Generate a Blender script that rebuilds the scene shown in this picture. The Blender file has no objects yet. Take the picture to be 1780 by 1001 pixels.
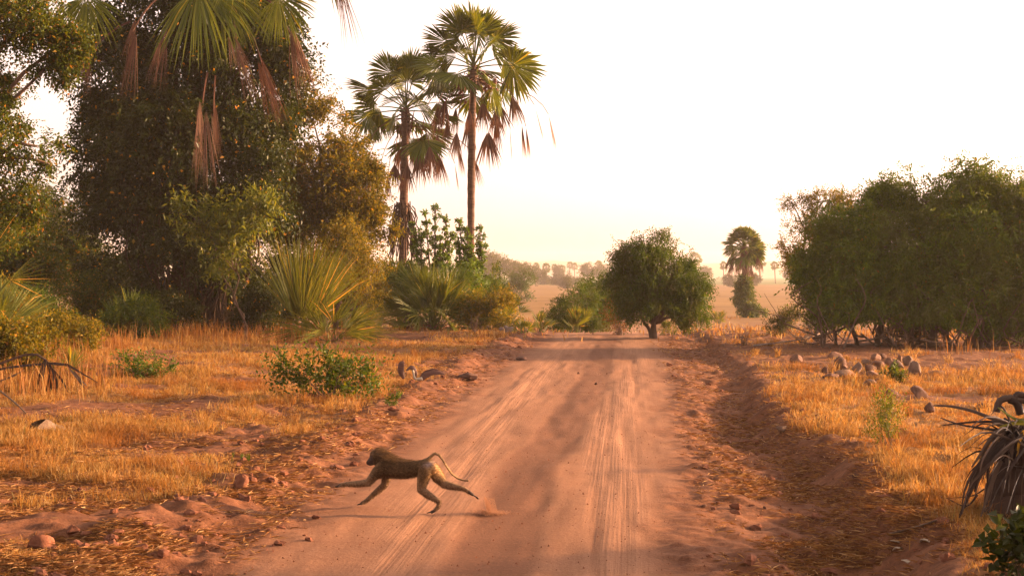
import bpy, math, random
import numpy as np
from mathutils import Vector, Matrix, noise as mnoise
R = math.radians
sc = bpy.context.scene
COL = sc.collection

# ------------------------------------------------------------------ camera, sky, sun, exposure
F, CX, HY, H = 2500.0, 890.0, 478.0, 2.3           # focal length and horizon of the photograph (its pixels), eye height
cam = bpy.data.cameras.new('camera'); cam.sensor_width = 36; cam.lens = 36*F/1780
cam.clip_end = 20000; cam.clip_start = 0.1
camo = bpy.data.objects.new('camera', cam); COL.objects.link(camo)
camo.location = (0, 0, H); camo.rotation_euler = (R(90) - math.atan(22.5/F), 0, 0)
sc.camera = camo

SUN_EL, SUN_AZ = R(13), R(74)                      # azimuth from +Y towards +X
w = bpy.data.worlds.new('World'); sc.world = w; w.use_nodes = True
nt = w.node_tree; nt.nodes.clear()
sky = nt.nodes.new('ShaderNodeTexSky'); sky.sky_type = 'NISHITA'; sky.sun_disc = False
sky.sun_elevation = SUN_EL; sky.sun_rotation = SUN_AZ
sky.air_density = 1.0; sky.dust_density = 3.0; sky.ozone_density = 0.3
tint = nt.nodes.new('ShaderNodeMix'); tint.data_type = 'RGBA'; tint.blend_type = 'MULTIPLY'
tint.inputs[0].default_value = 1.0; tint.inputs[7].default_value = (1.0, 0.765, 0.675, 1)
hsv = nt.nodes.new('ShaderNodeHueSaturation'); hsv.inputs['Saturation'].default_value = 0.18
bg = nt.nodes.new('ShaderNodeBackground'); bg.inputs[1].default_value = 0.125
wo = nt.nodes.new('ShaderNodeOutputWorld')
nt.links.new(sky.outputs[0], hsv.inputs['Color']); nt.links.new(hsv.outputs[0], tint.inputs[6])
nt.links.new(tint.outputs[2], bg.inputs[0]); nt.links.new(bg.outputs[0], wo.inputs[0])

sl = bpy.data.lights.new('sun', 'SUN'); sl.energy = 4.5; sl.angle = R(1.2); sl.color = (1.0, 0.56, 0.26)
so = bpy.data.objects.new('sun', sl); COL.objects.link(so)
sdir = Vector((math.sin(SUN_AZ)*math.cos(SUN_EL), math.cos(SUN_AZ)*math.cos(SUN_EL), math.sin(SUN_EL)))
so.rotation_euler = sdir.to_track_quat('Z', 'Y').to_euler(); so.location = (60, 30, 30)

sc.view_settings.view_transform = 'Standard'; sc.view_settings.look = 'None'
sc.view_settings.exposure = 2.22; sc.view_settings.gamma = 1.0
sc.cycles.max_bounces = 6; sc.cycles.diffuse_bounces = 3; sc.cycles.glossy_bounces = 2
sc.cycles.transmission_bounces = 4; sc.cycles.volume_bounces = 1; sc.cycles.transparent_max_bounces = 4
sc.cycles.use_denoising = True

# ------------------------------------------------------------------ helpers
def tag(o, label=None, cat=None, group=None, kind=None):
    if label: o['label'] = label
    if cat: o['category'] = cat
    if group: o['group'] = group
    if kind: o['kind'] = kind
    return o

def thing(name, label, cat, loc, group=None):
    o = bpy.data.objects.new(name, None); COL.objects.link(o); o.location = loc
    o.empty_display_size = 0.2
    return tag(o, label, cat, group)

class MB:
    """collects geometry in world coordinates; build() links it as ONE mesh object"""
    def __init__(s): s.v = []; s.f3 = []; s.f4 = []; s.n = 0
    def add(s, v, f3=None, f4=None):
        v = np.asarray(v, float).reshape(-1, 3)
        if f3 is not None and len(f3): s.f3.append(np.asarray(f3, int).reshape(-1, 3) + s.n)
        if f4 is not None and len(f4): s.f4.append(np.asarray(f4, int).reshape(-1, 4) + s.n)
        s.v.append(v); s.n += len(v)
    def tube(s, pts, rad, sides=6, cap=True):
        pts = np.asarray(pts, float); n = len(pts); rad = np.broadcast_to(np.asarray(rad, float), (n,))
        t = np.gradient(pts, axis=0); t /= np.linalg.norm(t, axis=1)[:, None] + 1e-12
        ref = np.array([0.31, 0.95, 0.05]) if abs(t[0][2]) > 0.6 else np.array([0.02, 0.05, 1.0])
        a = np.cross(t, ref); a /= np.linalg.norm(a, axis=1)[:, None] + 1e-12
        b = np.cross(t, a)
        ang = np.arange(sides)*2*math.pi/sides
        ring = pts[:, None, :] + rad[:, None, None]*(np.cos(ang)[None, :, None]*a[:, None, :] + np.sin(ang)[None, :, None]*b[:, None, :])
        f4 = []
        for i in range(n-1):
            for j in range(sides):
                k = (j+1) % sides
                f4.append((i*sides+j, i*sides+k, (i+1)*sides+k, (i+1)*sides+j))
        v = ring.reshape(-1, 3); f3 = []
        if cap:
            v = np.vstack([v, pts[0], pts[-1]]); c0 = n*sides
            for j in range(sides):
                k = (j+1) % sides
                f3.append((c0, k, j)); f3.append((c0+1, (n-1)*sides+j, (n-1)*sides+k))
        s.add(v, f3, f4)
    def build(s, name, mat, parent=None, smooth=True, normals=None):
        v = np.vstack(s.v) if s.v else np.zeros((0, 3))
        if parent is not None: v = v - np.array(parent.location)
        o = mesh_obj(name, v, np.vstack(s.f3) if s.f3 else None, np.vstack(s.f4) if s.f4 else None, mat, smooth)
        if parent is not None: o.parent = parent
        return o

def mesh_obj(name, v, f3, f4, mat, smooth=True):
    me = bpy.data.meshes.new(name)
    n3 = 0 if f3 is None else len(f3); n4 = 0 if f4 is None else len(f4)
    me.vertices.add(len(v)); me.vertices.foreach_set('co', np.ascontiguousarray(v, dtype=np.float32).ravel())
    loops = np.concatenate([x.ravel() for x in (f3, f4) if x is not None and len(x)]).astype(np.int32)
    me.loops.add(len(loops)); me.loops.foreach_set('vertex_index', loops)
    starts = np.concatenate([np.arange(n3)*3, n3*3 + np.arange(n4)*4]).astype(np.int32)
    me.polygons.add(n3+n4); me.polygons.foreach_set('loop_start', starts)
    me.polygons.foreach_set('use_smooth', np.full(n3+n4, smooth, dtype=bool))
    me.update(calc_edges=True)
    if mat: me.materials.append(mat)
    o = bpy.data.objects.new(name, me); COL.objects.link(o)
    return o

def unit(a): return a/(np.linalg.norm(a, axis=-1, keepdims=True) + 1e-12)
def sstep(a, b, x):
    t = np.clip((x-a)/(b-a), 0, 1); return t*t*(3-2*t)

_rs = np.random.RandomState(5); _P = _rs.permutation(4096); _V = _rs.rand(4096)
def vnoise(x, y):
    x = np.asarray(x, float); y = np.asarray(y, float)
    xi = np.floor(x).astype(int); yi = np.floor(y).astype(int); fx = x-xi; fy = y-yi
    fx = fx*fx*(3-2*fx); fy = fy*fy*(3-2*fy)
    def h(i, j): return _V[(_P[(i + 37*_P[j & 4095]) & 4095])]
    return (h(xi, yi)*(1-fx)+h(xi+1, yi)*fx)*(1-fy) + (h(xi, yi+1)*(1-fx)+h(xi+1, yi+1)*fx)*fy
def fbm(x, y, o=4):
    a = 0; s = 0; m = 1
    for i in range(o):
        a = a + m*vnoise(x*2**i + 17*i, y*2**i - 31*i); s += m; m *= .5
    return a/s

# ------------------------------------------------------------------ the lie of the land
def center(Y): return 0.08*(np.asarray(Y, float)-11)
def edgeR(Y):
    Y = np.asarray(Y, float); return np.interp(Y, [8, 13.6, 17.9, 23.8, 33.4, 47], [3.3, 3.5, 3.75, 3.5, 3.9, 4.0])+(fbm(Y*.5, Y*0+9.1, 4)-.5)*.7
def laneR(Y): return np.interp(np.asarray(Y, float), [11, 14, 24, 40, 60], [1.05, 1.2, 1.5, 1.95, 2.2])
def gz(X, Y):
    X = np.asarray(X, float); Y = np.asarray(Y, float)
    c = center(Y); wob = (fbm(Y*.16, Y*0+3.3, 3)-.5)
    u = X - c
    near = 1-sstep(60, 110, Y)
    z = np.zeros_like(u)
    # verge berm on the left, field beyond
    ul = u + 3.15 + wob*.9
    z += near*(0.13*np.exp(-(ul/.38)**2)*(.4+1.2*fbm(X*1.7, Y*1.7, 3)) + .10*sstep(-2.6, -4.2, u) + .22*sstep(-5, -16, u))
    # ditch and bank on the right
    ur = u - (edgeR(Y)-.75)
    lo = 1-.5*sstep(24, 36, Y)+.5*(fbm(X*.5, Y*.5+77, 3)-.5)
    z += near*lo*(-.20*np.exp(-(np.minimum(ur, 0)/.85)**2)*(1-sstep(.12, .62, ur)) + (.12+.10*(fbm(X*1.3, Y*1.3+50, 3)-.5))*sstep(.1, .75, ur)*(1-.3*sstep(1, 6, ur)))
    # clods and humps everywhere but on the lane
    rough = sstep(-1.8, -2.6, u) + sstep(-.1, .5, u-laneR(Y))
    z += near*rough*((fbm(X*1.1+9, Y*1.1, 4)-.5)*.16 + (fbm(X*4.2, Y*4.2+5, 3)-.5)*.085 + (np.maximum(fbm(X*5+3, Y*5, 2)-.54, 0))*.16)
    z += near*(1-np.clip(rough, 0, 1))*((fbm(u*2.2, Y*.3, 3)-.5)*.06 + (fbm(u*6, Y*1.1, 2)-.5)*.016 + (vnoise(u*.8, Y*2.4)-.5)*.012)
    z += (fbm(X*.11, Y*.11+40, 3)-.5)*.35*sstep(3.5, 9, np.abs(u))
    # the road tops a low rise at 52 m, then falls to the plain
    z -= 1.55*sstep(53, 96, Y)
    z += (fbm(X*.02+2, Y*.02, 3)-.5)*.5*sstep(90, 200, Y)
    return z
def at(px, py, y0=6.0, y1=3000.0):
    """point of the ground under a spot of the photograph"""
    Y = np.geomspace(y0, y1, 6000); X = (px-CX)/F*Y; zr = H+(HY-py)/F*Y
    g = gz(X, Y); k = np.argmax(g >= zr)
    if g[k] < zr[k]: k = len(Y)-1
    return np.array([X[k], Y[k], g[k]])
def W(px, py, Y): return np.array([(px-CX)/F*Y, Y, H+(HY-py)/F*Y])
def foot(px, Y):
    X = (px-CX)/F*Y; return np.array([X, Y, float(gz(X, Y))])
def grassy(X, Y):
    """0..1, how much dry grass grows here"""
    X = np.asarray(X, float); Y = np.asarray(Y, float); u = X-center(Y)
    n = fbm(X*.55+3, Y*.55+8, 4); n2 = fbm(X*1.7, Y*1.7+20, 3)
    wob = (fbm(Y*.16, Y*0+3.3, 3)-.5)
    L = sstep(-3.0, -4.3, u+wob*.7)*sstep(.40, .52, n + .10*sstep(14, 26, Y)-.03)
    bare = np.exp(-(((X+4.2)/2.6)**2+((Y-50)/4.5)**2)) + .7*np.exp(-(((X+2.6)/3.0)**2+((Y-41)/1.4)**2)) + .8*np.exp(-(((X+4.6)/.9)**2+((Y-18.6)/1.0)**2)) + .5*np.exp(-(((X+4.6)/1.6)**2+((Y-13.0)/2.0)**2))
    L = L*(1-np.clip(bare*1.4, 0, 1))
    Rr = sstep(-.15, .35, u-edgeR(Y)+(n2-.5)*.5)*sstep(.33, .46, n+.06)
    yb = 36.5-(X-9)*.55
    band = np.exp(-((Y-yb)/3.6)**2)*sstep(5.5, 8.5, X)*sstep(.62, .40, n2)
    Rr = Rr*(1-np.clip(band*1.5, 0, .97))
    n3 = fbm(X*.9+31, Y*.9, 3); Rr = Rr*np.maximum(sstep(32.5, 28.5, Y+(n3-.5)*9), .75*sstep(.52, .6, n3))
    L = L*(1-.9*sstep(46.5, 48.5, Y+(n2-.5)*3)*sstep(-7.5, -8.5, X))  # grass thinned to dark soil, standing in for shade under the left trees
    under = np.exp(-(((X-12.5)/5.0)**2+((Y-44.5)/3.4)**2)); Rr = Rr*(1-np.clip(under*1.3, 0, 1))
    return np.clip(L+Rr, 0, 1)

# ------------------------------------------------------------------ materials
def newmat(name):
    m = bpy.data.materials.new(name); m.use_nodes = True; nt = m.node_tree
    return m, nt, nt.nodes['Principled BSDF'], nt.nodes['Material Output']
def ramp(nt, stops):
    r = nt.nodes.new('ShaderNodeValToRGB'); e = r.color_ramp.elements
    e[0].position, e[0].color = stops[0][0], (*stops[0][1], 1); e[1].position, e[1].color = stops[-1][0], (*stops[-1][1], 1)
    for p, c in stops[1:-1]:
        k = e.new(p); k.color = (*c, 1)
    return r
def leafmat(name, stops, trans=.4, tcol=(1.25, 1.1, .45), rough=.5, spec=.35, patch=None):
    m, nt, p, out = newmat(name)
    g = nt.nodes.new('ShaderNodeNewGeometry'); r = ramp(nt, stops)
    nt.links.new(g.outputs['Random Per Island'], r.inputs[0])
    col = r.outputs[0]
    if patch:
        no = nt.nodes.new('ShaderNodeTexNoise'); no.inputs['Scale'].default_value = patch[1]; no.inputs['Detail'].default_value = 2
        tc = nt.nodes.new('ShaderNodeTexCoord'); nt.links.new(tc.outputs['Object'], no.inputs['Vector'])
        rr = ramp(nt, [(.45, (0, 0, 0)), (.68, (1, 1, 1))]); nt.links.new(no.outputs[0], rr.inputs[0])
        mx = nt.nodes.new('ShaderNodeMix'); mx.data_type = 'RGBA'; mx.blend_type = 'MIX'
        mx.inputs[7].default_value = (*patch[0], 1); nt.links.new(rr.outputs[0], mx.inputs[0]); nt.links.new(col, mx.inputs[6]); col = mx.outputs[2]
    nt.links.new(col, p.inputs['Base Color']); p.inputs['Roughness'].default_value = rough
    p.inputs['Specular IOR Level'].default_value = spec*.4
    t = nt.nodes.new('ShaderNodeBsdfTranslucent'); mu = nt.nodes.new('ShaderNodeMix'); mu.data_type = 'RGBA'; mu.blend_type = 'MULTIPLY'
    mu.inputs[0].default_value = 1; mu.inputs[7].default_value = (*tcol, 1); nt.links.new(col, mu.inputs[6]); nt.links.new(mu.outputs[2], t.inputs[0])
    ms = nt.nodes.new('ShaderNodeMixShader'); ms.inputs[0].default_value = trans
    nt.links.new(p.outputs[0], ms.inputs[1]); nt.links.new(t.outputs[0], ms.inputs[2]); nt.links.new(ms.outputs[0], out.inputs[0])
    return m
def roughmat(name, c1, c2, scale=6, bump=.5, rough=.9, stretch=(1, 1, 1), dist=.02, spec=.2, c3=None):
    m, nt, p, out = newmat(name)
    tc = nt.nodes.new('ShaderNodeTexCoord'); mp = nt.nodes.new('ShaderNodeMapping'); mp.inputs['Scale'].default_value = stretch
    no = nt.nodes.new('ShaderNodeTexNoise'); no.inputs['Scale'].default_value = scale; no.inputs['Detail'].default_value = 6; no.inputs['Roughness'].default_value = .65
    st = [(.32, c1), (.68, c2)] if c3 is None else [(.3, c1), (.55, c2), (.72, c3)]
    r = ramp(nt, st); b = nt.nodes.new('ShaderNodeBump'); b.inputs['Strength'].default_value = bump; b.inputs['Distance'].default_value = dist
    nt.links.new(tc.outputs['Object'], mp.inputs[0]); nt.links.new(mp.outputs[0], no.inputs['Vector']); nt.links.new(no.outputs[0], r.inputs[0])
    nt.links.new(r.outputs[0], p.inputs['Base Color']); nt.links.new(no.outputs[0], b.inputs['Height']); nt.links.new(b.outputs[0], p.inputs['Normal'])
    p.inputs['Roughness'].default_value = rough; p.inputs['Specular IOR Level'].default_value = spec
    return m

M = {}
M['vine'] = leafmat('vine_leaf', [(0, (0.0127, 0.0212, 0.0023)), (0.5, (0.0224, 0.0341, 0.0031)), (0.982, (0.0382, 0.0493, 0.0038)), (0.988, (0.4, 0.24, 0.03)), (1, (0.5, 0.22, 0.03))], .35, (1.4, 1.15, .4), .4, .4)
M['airy'] = leafmat('airy_leaf', [(0, (0.0539, 0.0591, 0.0052)), (0.6, (0.1018, 0.0945, 0.0071)), (0.92, (0.1556, 0.1299, 0.0088)), (1, (0.3, 0.16, 0.03))], .5, (1.5, 1.15, .35), .5, .3)
M['edge'] = leafmat('edge_leaf', [(0, (0.0252, 0.047, 0.0043)), (0.6, (0.0504, 0.0728, 0.0057)), (0.9, (0.084, 0.1009, 0.0072)), (1, (0.3, 0.14, 0.03))], .45, (1.5, 1.1, .35), .45, .35)
M['bright'] = leafmat('bright_leaf', [(0, (0.0473, 0.0712, 0.0113)), (0.6, (0.0878, 0.1069, 0.0158)), (1, (0.135, 0.1425, 0.0189))], .5, (1.4, 1.15, .35), .4, .4)
M['dense'] = leafmat('dense_leaf', [(0, (0.0416, 0.0771, 0.005)), (0.5, (0.0678, 0.1142, 0.0067)), (0.92, (0.1046, 0.1545, 0.0085)), (0.985, (0.1352, 0.1678, 0.0098)), (1, (0.3588, 0.1325, 0.027))], .35, (1.4, 1.1, .45), .5, .25, ((.08, .105, .018), .7))
M['mid'] = leafmat('mid_leaf', [(0, (0.027, 0.0591, 0.0054)), (0.6, (0.0501, 0.0914, 0.0072)), (1, (0.077, 0.1183, 0.0089))], .4, (1.45, 1.15, .4), .5, .3, ((.06, .075, .014), 1.3))
M['yellow'] = leafmat('yellow_leaf', [(0, (0.072, 0.075, 0.009)), (0.6, (0.1368, 0.12, 0.012)), (1, (0.2448, 0.165, 0.018))], .5, (1.3, 1.1, .35), .5, .3)
M['rosette'] = leafmat('rosette_leaf', [(0, (0.0368, 0.0788, 0.0061)), (0.7, (0.0735, 0.129, 0.0088)), (1, (0.126, 0.1864, 0.011))], .35, (1.4, 1.15, .4), .4, .4)
M['green'] = leafmat('green_leaf', [(0, (0.0288, 0.057, 0.0065)), (0.7, (0.0576, 0.0912, 0.0097)), (1, (0.1152, 0.1292, 0.0108))], .45, (1.4, 1.15, .3), .45, .35)
M['olive'] = leafmat('olive_leaf', [(0, (0.0352, 0.0458, 0.0093)), (0.7, (0.0576, 0.0669, 0.013)), (1, (0.0832, 0.0845, 0.0149))], .4, (1.4, 1.1, .45), .5, .3)
M['russet'] = leafmat('russet_leaf', [(0, (0.09, 0.042, 0.012)), (0.6, (0.165, 0.07, 0.018)), (1, (0.225, 0.119, 0.024))], .45, (1.3, 1, .5), .6, .2)
M['palm'] = leafmat('palm_leaf', [(0, (0.041, 0.064, 0.0059)), (0.6, (0.0702, 0.096, 0.0081)), (0.95, (0.1054, 0.1282, 0.0099)), (1, (0.234, 0.1922, 0.0135))], .33, (1.6, 1.25, .35), .4, .4)
M['youngpalm'] = leafmat('young_palm_leaf', [(0, (0.0574, 0.079, 0.0127)), (0.6, (0.0975, 0.1158, 0.0176)), (0.93, (0.1492, 0.1474, 0.0211)), (1, (0.544, 0.3, 0.066))], .4, (1.5, 1.2, .35), .4, .4)
M['dead'] = leafmat('dead_frond', [(0, (0.068, 0.0296, 0.0208)), (0.6, (0.12, 0.0585, 0.036)), (1, (0.192, 0.1053, 0.06))], .25, (1.2, .9, .7), .6, .3)
M['greydead'] = leafmat('grey_dead_frond', [(0, (0.0139, 0.0092, 0.0073)), (0.6, (0.0396, 0.0259, 0.0206)), (1, (0.0883, 0.0606, 0.0441))], .15, (1.2, 1, .8), .55, .3)
M['grass'] = leafmat('dry_grass', [(0, (0.1231, 0.0515, 0.0153)), (0.3, (0.2617, 0.1307, 0.0327)), (0.7, (0.354, 0.2059, 0.0531)), (0.92, (0.3848, 0.2772, 0.1326)), (1, (0.1231, 0.1346, 0.0306))], .5, (1.1, .95, .7), .6, .2, ((.21, .085, .02), .7))
M['stalk'] = leafmat('tall_stalk', [(0, (0.1332, 0.054, 0.017)), (0.6, (0.222, 0.1044, 0.0306)), (1, (0.2812, 0.1728, 0.051))], .4, (1.2, .95, .6), .6, .2)
M['litter'] = leafmat('straw_litter', [(0, (0.0888, 0.036, 0.0136)), (0.5, (0.1924, 0.0864, 0.0272)), (0.9, (0.3108, 0.1728, 0.0612)), (1, (0.407, 0.2736, 0.136))], .25, (1.1, .9, .6), .6, .25)
M['bark'] = roughmat('bark', (.055, .035, .025), (.14, .09, .06), 5, .8, .9, (1, 1, .25), .03)
M['liana'] = roughmat('liana_bark', (.022, .012, .008), (.06, .034, .022), 5, .7, .9, (1, 1, .2), .03)
M['palmbark'] = roughmat('palm_bark', (.05, .026, .016), (.135, .078, .05), 3, .9, .9, (1, 1, 5), .03)
M['greybark'] = roughmat('grey_bark', (.10, .075, .065), (.24, .18, .15), 7, .6, .9, (1, 1, .3), .02)
M['fruit'] = roughmat('fruit', (.10, .03, .015), (.25, .08, .03), 3, .2, .5, spec=.4)
M['stone'] = roughmat('stone', (.08, .04, .025), (.15, .08, .052), 5, .6, .9, (1, 1, 1), .03, c3=(.215, .135, .095))
M['darkstone'] = roughmat('dark_stone', (.055, .028, .018), (.12, .06, .04), 6, .7, .9, (1, 1, 1), .03)
M['palestone'] = roughmat('pale_stone', (.085, .05, .034), (.175, .112, .08), 5, .5, .9, (1, 1, 1), .03)
M['clod'] = roughmat('clod', (.08, .03, .017), (.19, .08, .046), 9, .7, 1.0, (1, 1, 1), .03, .1)
M['wood'] = roughmat('dead_wood', (.06, .034, .02), (.145, .092, .053), 6, .6, .8, (6, 6, 1), .01)
M['husk'] = roughmat('husk', (.045, .018, .012), (.11, .045, .028), 10, .6, .6, (1, 1, 4), .01, .4)
M['pale'] = roughmat('pale_bone', (.26, .21, .15), (.40, .34, .26), 10, .3, .6)
M['hill'] = roughmat('hill_scrub', (.10, .085, .05), (.17, .13, .08), .02, .2, 1, (1, 1, 1), 1)
M['dust'] = leafmat('dust_grain', [(0, (0.3, 0.16, 0.095)), (1, (0.42, 0.25, 0.16))], .4, (1, .9, .8), 1, .05)

def soil():
    m, nt, p, out = newmat('red_soil'); N = nt.nodes; Lk = nt.links
    at_ = N.new('ShaderNodeAttribute'); at_.attribute_name = 'zone'
    au = N.new('ShaderNodeAttribute'); au.attribute_name = 'across'
    sep = N.new('ShaderNodeSeparateColor'); Lk.new(at_.outputs['Color'], sep.inputs[0])
    geo = N.new('ShaderNodeNewGeometry')
    def noise(scale, det=5, vec=None, rough=.6):
        n = N.new('ShaderNodeTexNoise'); n.inputs['Scale'].default_value = scale; n.inputs['Detail'].default_value = det; n.inputs['Roughness'].default_value = rough
        Lk.new(vec or geo.outputs['Position'], n.inputs['Vector']); return n.outputs[0]
    def mix(fac, a, b, mode='MIX'):
        x = N.new('ShaderNodeMix'); x.data_type = 'RGBA'; x.blend_type = mode
        for i, s in ((0, fac), (6, a), (7, b)):
            if isinstance(s, (int, float)): x.inputs[i].default_value = s
            elif isinstance(s, tuple): x.inputs[i].default_value = (*s, 1)
            else: Lk.new(s, x.inputs[i])
        return x.outputs[2]
    def math_(op, a, b=0.0):
        x = N.new('ShaderNodeMath'); x.operation = op; x.use_clamp = False
        for i, s in ((0, a), (1, b)):
            if isinstance(s, (int, float)): x.inputs[i].default_value = s
            else: Lk.new(s, x.inputs[i])
        return x.outputs[0]
    # streaks that run along the road: (across*12, along*.35)
    sp = N.new('ShaderNodeSeparateXYZ'); Lk.new(geo.outputs['Position'], sp.inputs[0])
    cb = N.new('ShaderNodeCombineXYZ'); Lk.new(math_('MULTIPLY', au.outputs['Fac'], 6.0), cb.inputs[0]); Lk.new(math_('MULTIPLY', sp.outputs[1], .16), cb.inputs[1])
    streak = noise(1.6, 5, cb.outputs[0], .7)
    cb2 = N.new('ShaderNodeCombineXYZ'); Lk.new(math_('MULTIPLY', au.outputs['Fac'], .7), cb2.inputs[0]); Lk.new(math_('MULTIPLY', sp.outputs[1], 3.2), cb2.inputs[1])
    wash = noise(1.3, 3, cb2.outputs[0], .5)
    big = noise(.7, 4); mid = noise(5, 6, rough=.7); fine = noise(38, 4, rough=.7)
    rs = ramp(nt, [(.3, (.06, .023, .011)), (.5, (.12, .049, .023)), (.7, (.185, .082, .039))]); Lk.new(mid, rs.inputs[0])
    rl = ramp(nt, [(.2, (.165, .078, .041)), (.5, (.19, .092, .049)), (.8, (.22, .11, .060))]); Lk.new(streak, rl.inputs[0])
    mottle = ramp(nt, [(.42, (0, 0, 0)), (.75, (.45, .45, .45))]); Lk.new(noise(1.1, 6, cb2.outputs[0], .7), mottle.inputs[0])
    lane = mix(mottle.outputs[0], rl.outputs[0], (.145, .062, .035))
    col = mix(sep.outputs[2], rs.outputs[0], lane)
    cb4 = N.new('ShaderNodeCombineXYZ'); Lk.new(math_('MULTIPLY', au.outputs['Fac'], 26.0), cb4.inputs[0]); Lk.new(math_('MULTIPLY', sp.outputs[1], .22), cb4.inputs[1])
    tread = noise(1.0, 3, cb4.outputs[0], .6); tr_ = ramp(nt, [(.36, (.205, .102, .056)), (.64, (.265, .137, .078))]); Lk.new(tread, tr_.inputs[0])
    col = mix(math_('MULTIPLY', at_.outputs['Alpha'], .8), col, tr_.outputs[0])
    col = mix(math_('MULTIPLY', sep.outputs[1], .65), col, (.098, .040, .020))
    rg = ramp(nt, [(.3, (.14, .06, .02)), (.55, (.23, .12, .036)), (.75, (.29, .17, .056))]); Lk.new(mid, rg.inputs[0])
    col = mix(math_('MULTIPLY', sep.outputs[0], .75), col, rg.outputs[0])
    rf = ramp(nt, [(.3, (.72, .72, .72)), (.7, (1.18, 1.18, 1.18))]); Lk.new(fine, rf.inputs[0])
    col = mix(1.0, col, rf.outputs[0], 'MULTIPLY')
    # the far plain: sandy, then a strip of green
    far = N.new('ShaderNodeMapRange'); far.inputs[1].default_value = 90; far.inputs[2].default_value = 140; Lk.new(sp.outputs[1], far.inputs[0])
    pl = ramp(nt, [(.3, (.085, .042, .011)), (.48, (.15, .080, .019)), (.7, (.195, .113, .031))])
    cb3 = N.new('ShaderNodeCombineXYZ'); Lk.new(math_('MULTIPLY', sp.outputs[0], .02), cb3.inputs[0]); Lk.new(math_('MULTIPLY', sp.outputs[1], .07), cb3.inputs[1])
    Lk.new(noise(1.0, 5, cb3.outputs[0], .7), pl.inputs[0])
    gr = N.new('ShaderNodeMapRange'); gr.inputs[1].default_value = 520; gr.inputs[2].default_value = 640; Lk.new(sp.outputs[1], gr.inputs[0])
    plc = mix(gr.outputs[0], pl.outputs[0], (.055, .085, .014))
    col = mix(far.outputs[0], col, plc)
    Lk.new(col, p.inputs['Base Color']); p.inputs['Roughness'].default_value = .95; p.inputs['Specular IOR Level'].default_value = .12
    hgt = math_('ADD', math_('MULTIPLY', fine, .25), math_('MULTIPLY', mid, .5))
    lh = math_('ADD', math_('MULTIPLY', math_('MULTIPLY', tread, at_.outputs['Alpha']), .3), math_('ADD', math_('MULTIPLY', fine, .2), math_('MULTIPLY', mid, .3)))
    hx = N.new('ShaderNodeMix'); hx.data_type = 'FLOAT'; Lk.new(sep.outputs[2], hx.inputs[0]); Lk.new(hgt, hx.inputs[2]); Lk.new(lh, hx.inputs[3])
    b = N.new('ShaderNodeBump'); b.inputs['Strength'].default_value = .8; b.inputs['Distance'].default_value = .045
    Lk.new(hx.outputs[0], b.inputs['Height']); Lk.new(b.outputs[0], p.inputs['Normal'])
    return m
M['soil'] = soil()

# ------------------------------------------------------------------ ground and road: one grid, cut along the road's edges
def axis(segs):
    out = [segs[0][0]]
    for a, b, d in segs: out += list(np.linspace(a, b, max(2, int(round((b-a)/d))+1))[1:])
    return np.array(out)
def grow(a, b, n): return list(np.geomspace(1, b-a+1, n)[1:]-1+a)
uu = axis([(-16, -5, .14), (-5, 5.5, .055), (5.5, 22, .15)])
uu = np.concatenate([-np.array(grow(16, 6000, 40))[::-1], uu, np.array(grow(22, 6000, 40))])
yy = axis([(6, 20, .055), (20, 34, .09), (34, 60, .16)])
yy = np.concatenate([[-300, -120, -50, -25, -12, -6, -2, 1, 3, 4.5, 5.4], yy, np.array(grow(60, 7000, 90))])
RL, RR = -2.7, 1.9
iL = int(np.argmin(abs(uu-RL))); iR = int(np.argmin(abs(uu-RR))); jE = int(np.argmin(abs(yy-75)))
U, Yg = np.meshgrid(uu, yy); Xg = U+center(Yg); Zg = gz(Xg, Yg)
P3 = np.stack([Xg, Yg, Zg], -1)
dx = np.gradient(P3, axis=1); dy = np.gradient(P3, axis=0); NRM = unit(np.cross(dx, dy))
tw = .12*np.sin(Yg*.21+1)+(fbm(Yg*.3, Yg*0, 2)-.5)*.25
toff = np.interp(Yg, [11, 14, 22, 40, 60], [-.2, -.25, -.04, .16, .2])+tw*.35
track = sstep(.42, .27, np.abs(U-toff)+(fbm(U*3, Yg*.5, 3)-.5)*.22)*sstep(58, 50, Yg)
lane = sstep(-2.35, -1.65, U+(fbm(U*1.5, Yg*.8, 3)-.5)*.9)*sstep(.3, -.25, U-laneR(Yg)+(fbm(U*1.5+7, Yg*.8, 3)-.5)*.8)
G = grassy(Xg, Yg)
lines = np.zeros_like(U)
for c0, amp, ph in ((-1.45, .5, 0), (-1.33, .35, .1), (-1.1, .45, .3), (-.98, .3, .4), (.52, .4, 1.2), (.66, .5, 1.3), (.95, .55, 2.0), (1.06, .4, 2.1), (1.22, .4, 2.2)):
    lines += amp*np.exp(-((U-c0-.10*np.sin(Yg*.17+ph)-.05*np.sin(Yg*.5+ph*3))/.04)**2)*sstep(.38, .6, vnoise(Yg*.35+ph*40, U*0+c0*9))
lines *= sstep(55, 45, Yg)*lane
P3[..., 2] -= lines*.028+track*lane*.012
dx = np.gradient(P3, axis=1); dy = np.gradient(P3, axis=0); NRM = unit(np.cross(dx, dy))
track = np.clip(track+lines*.7, 0, 1)
wt = .06*np.sin(Yg*.19)+.05*np.sin(Yg*.47+1)
pale = (np.exp(-((U+1.15-wt)/.42)**4)+np.exp(-((U-.72-.35*sstep(20, 40, Yg)-wt)/.36)**4))*lane*sstep(.25, .5, fbm(U*1.2+3, Yg*.25, 3))
zone = np.stack([G, track*lane, lane, np.clip(pale, 0, 1)], -1)
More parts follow.
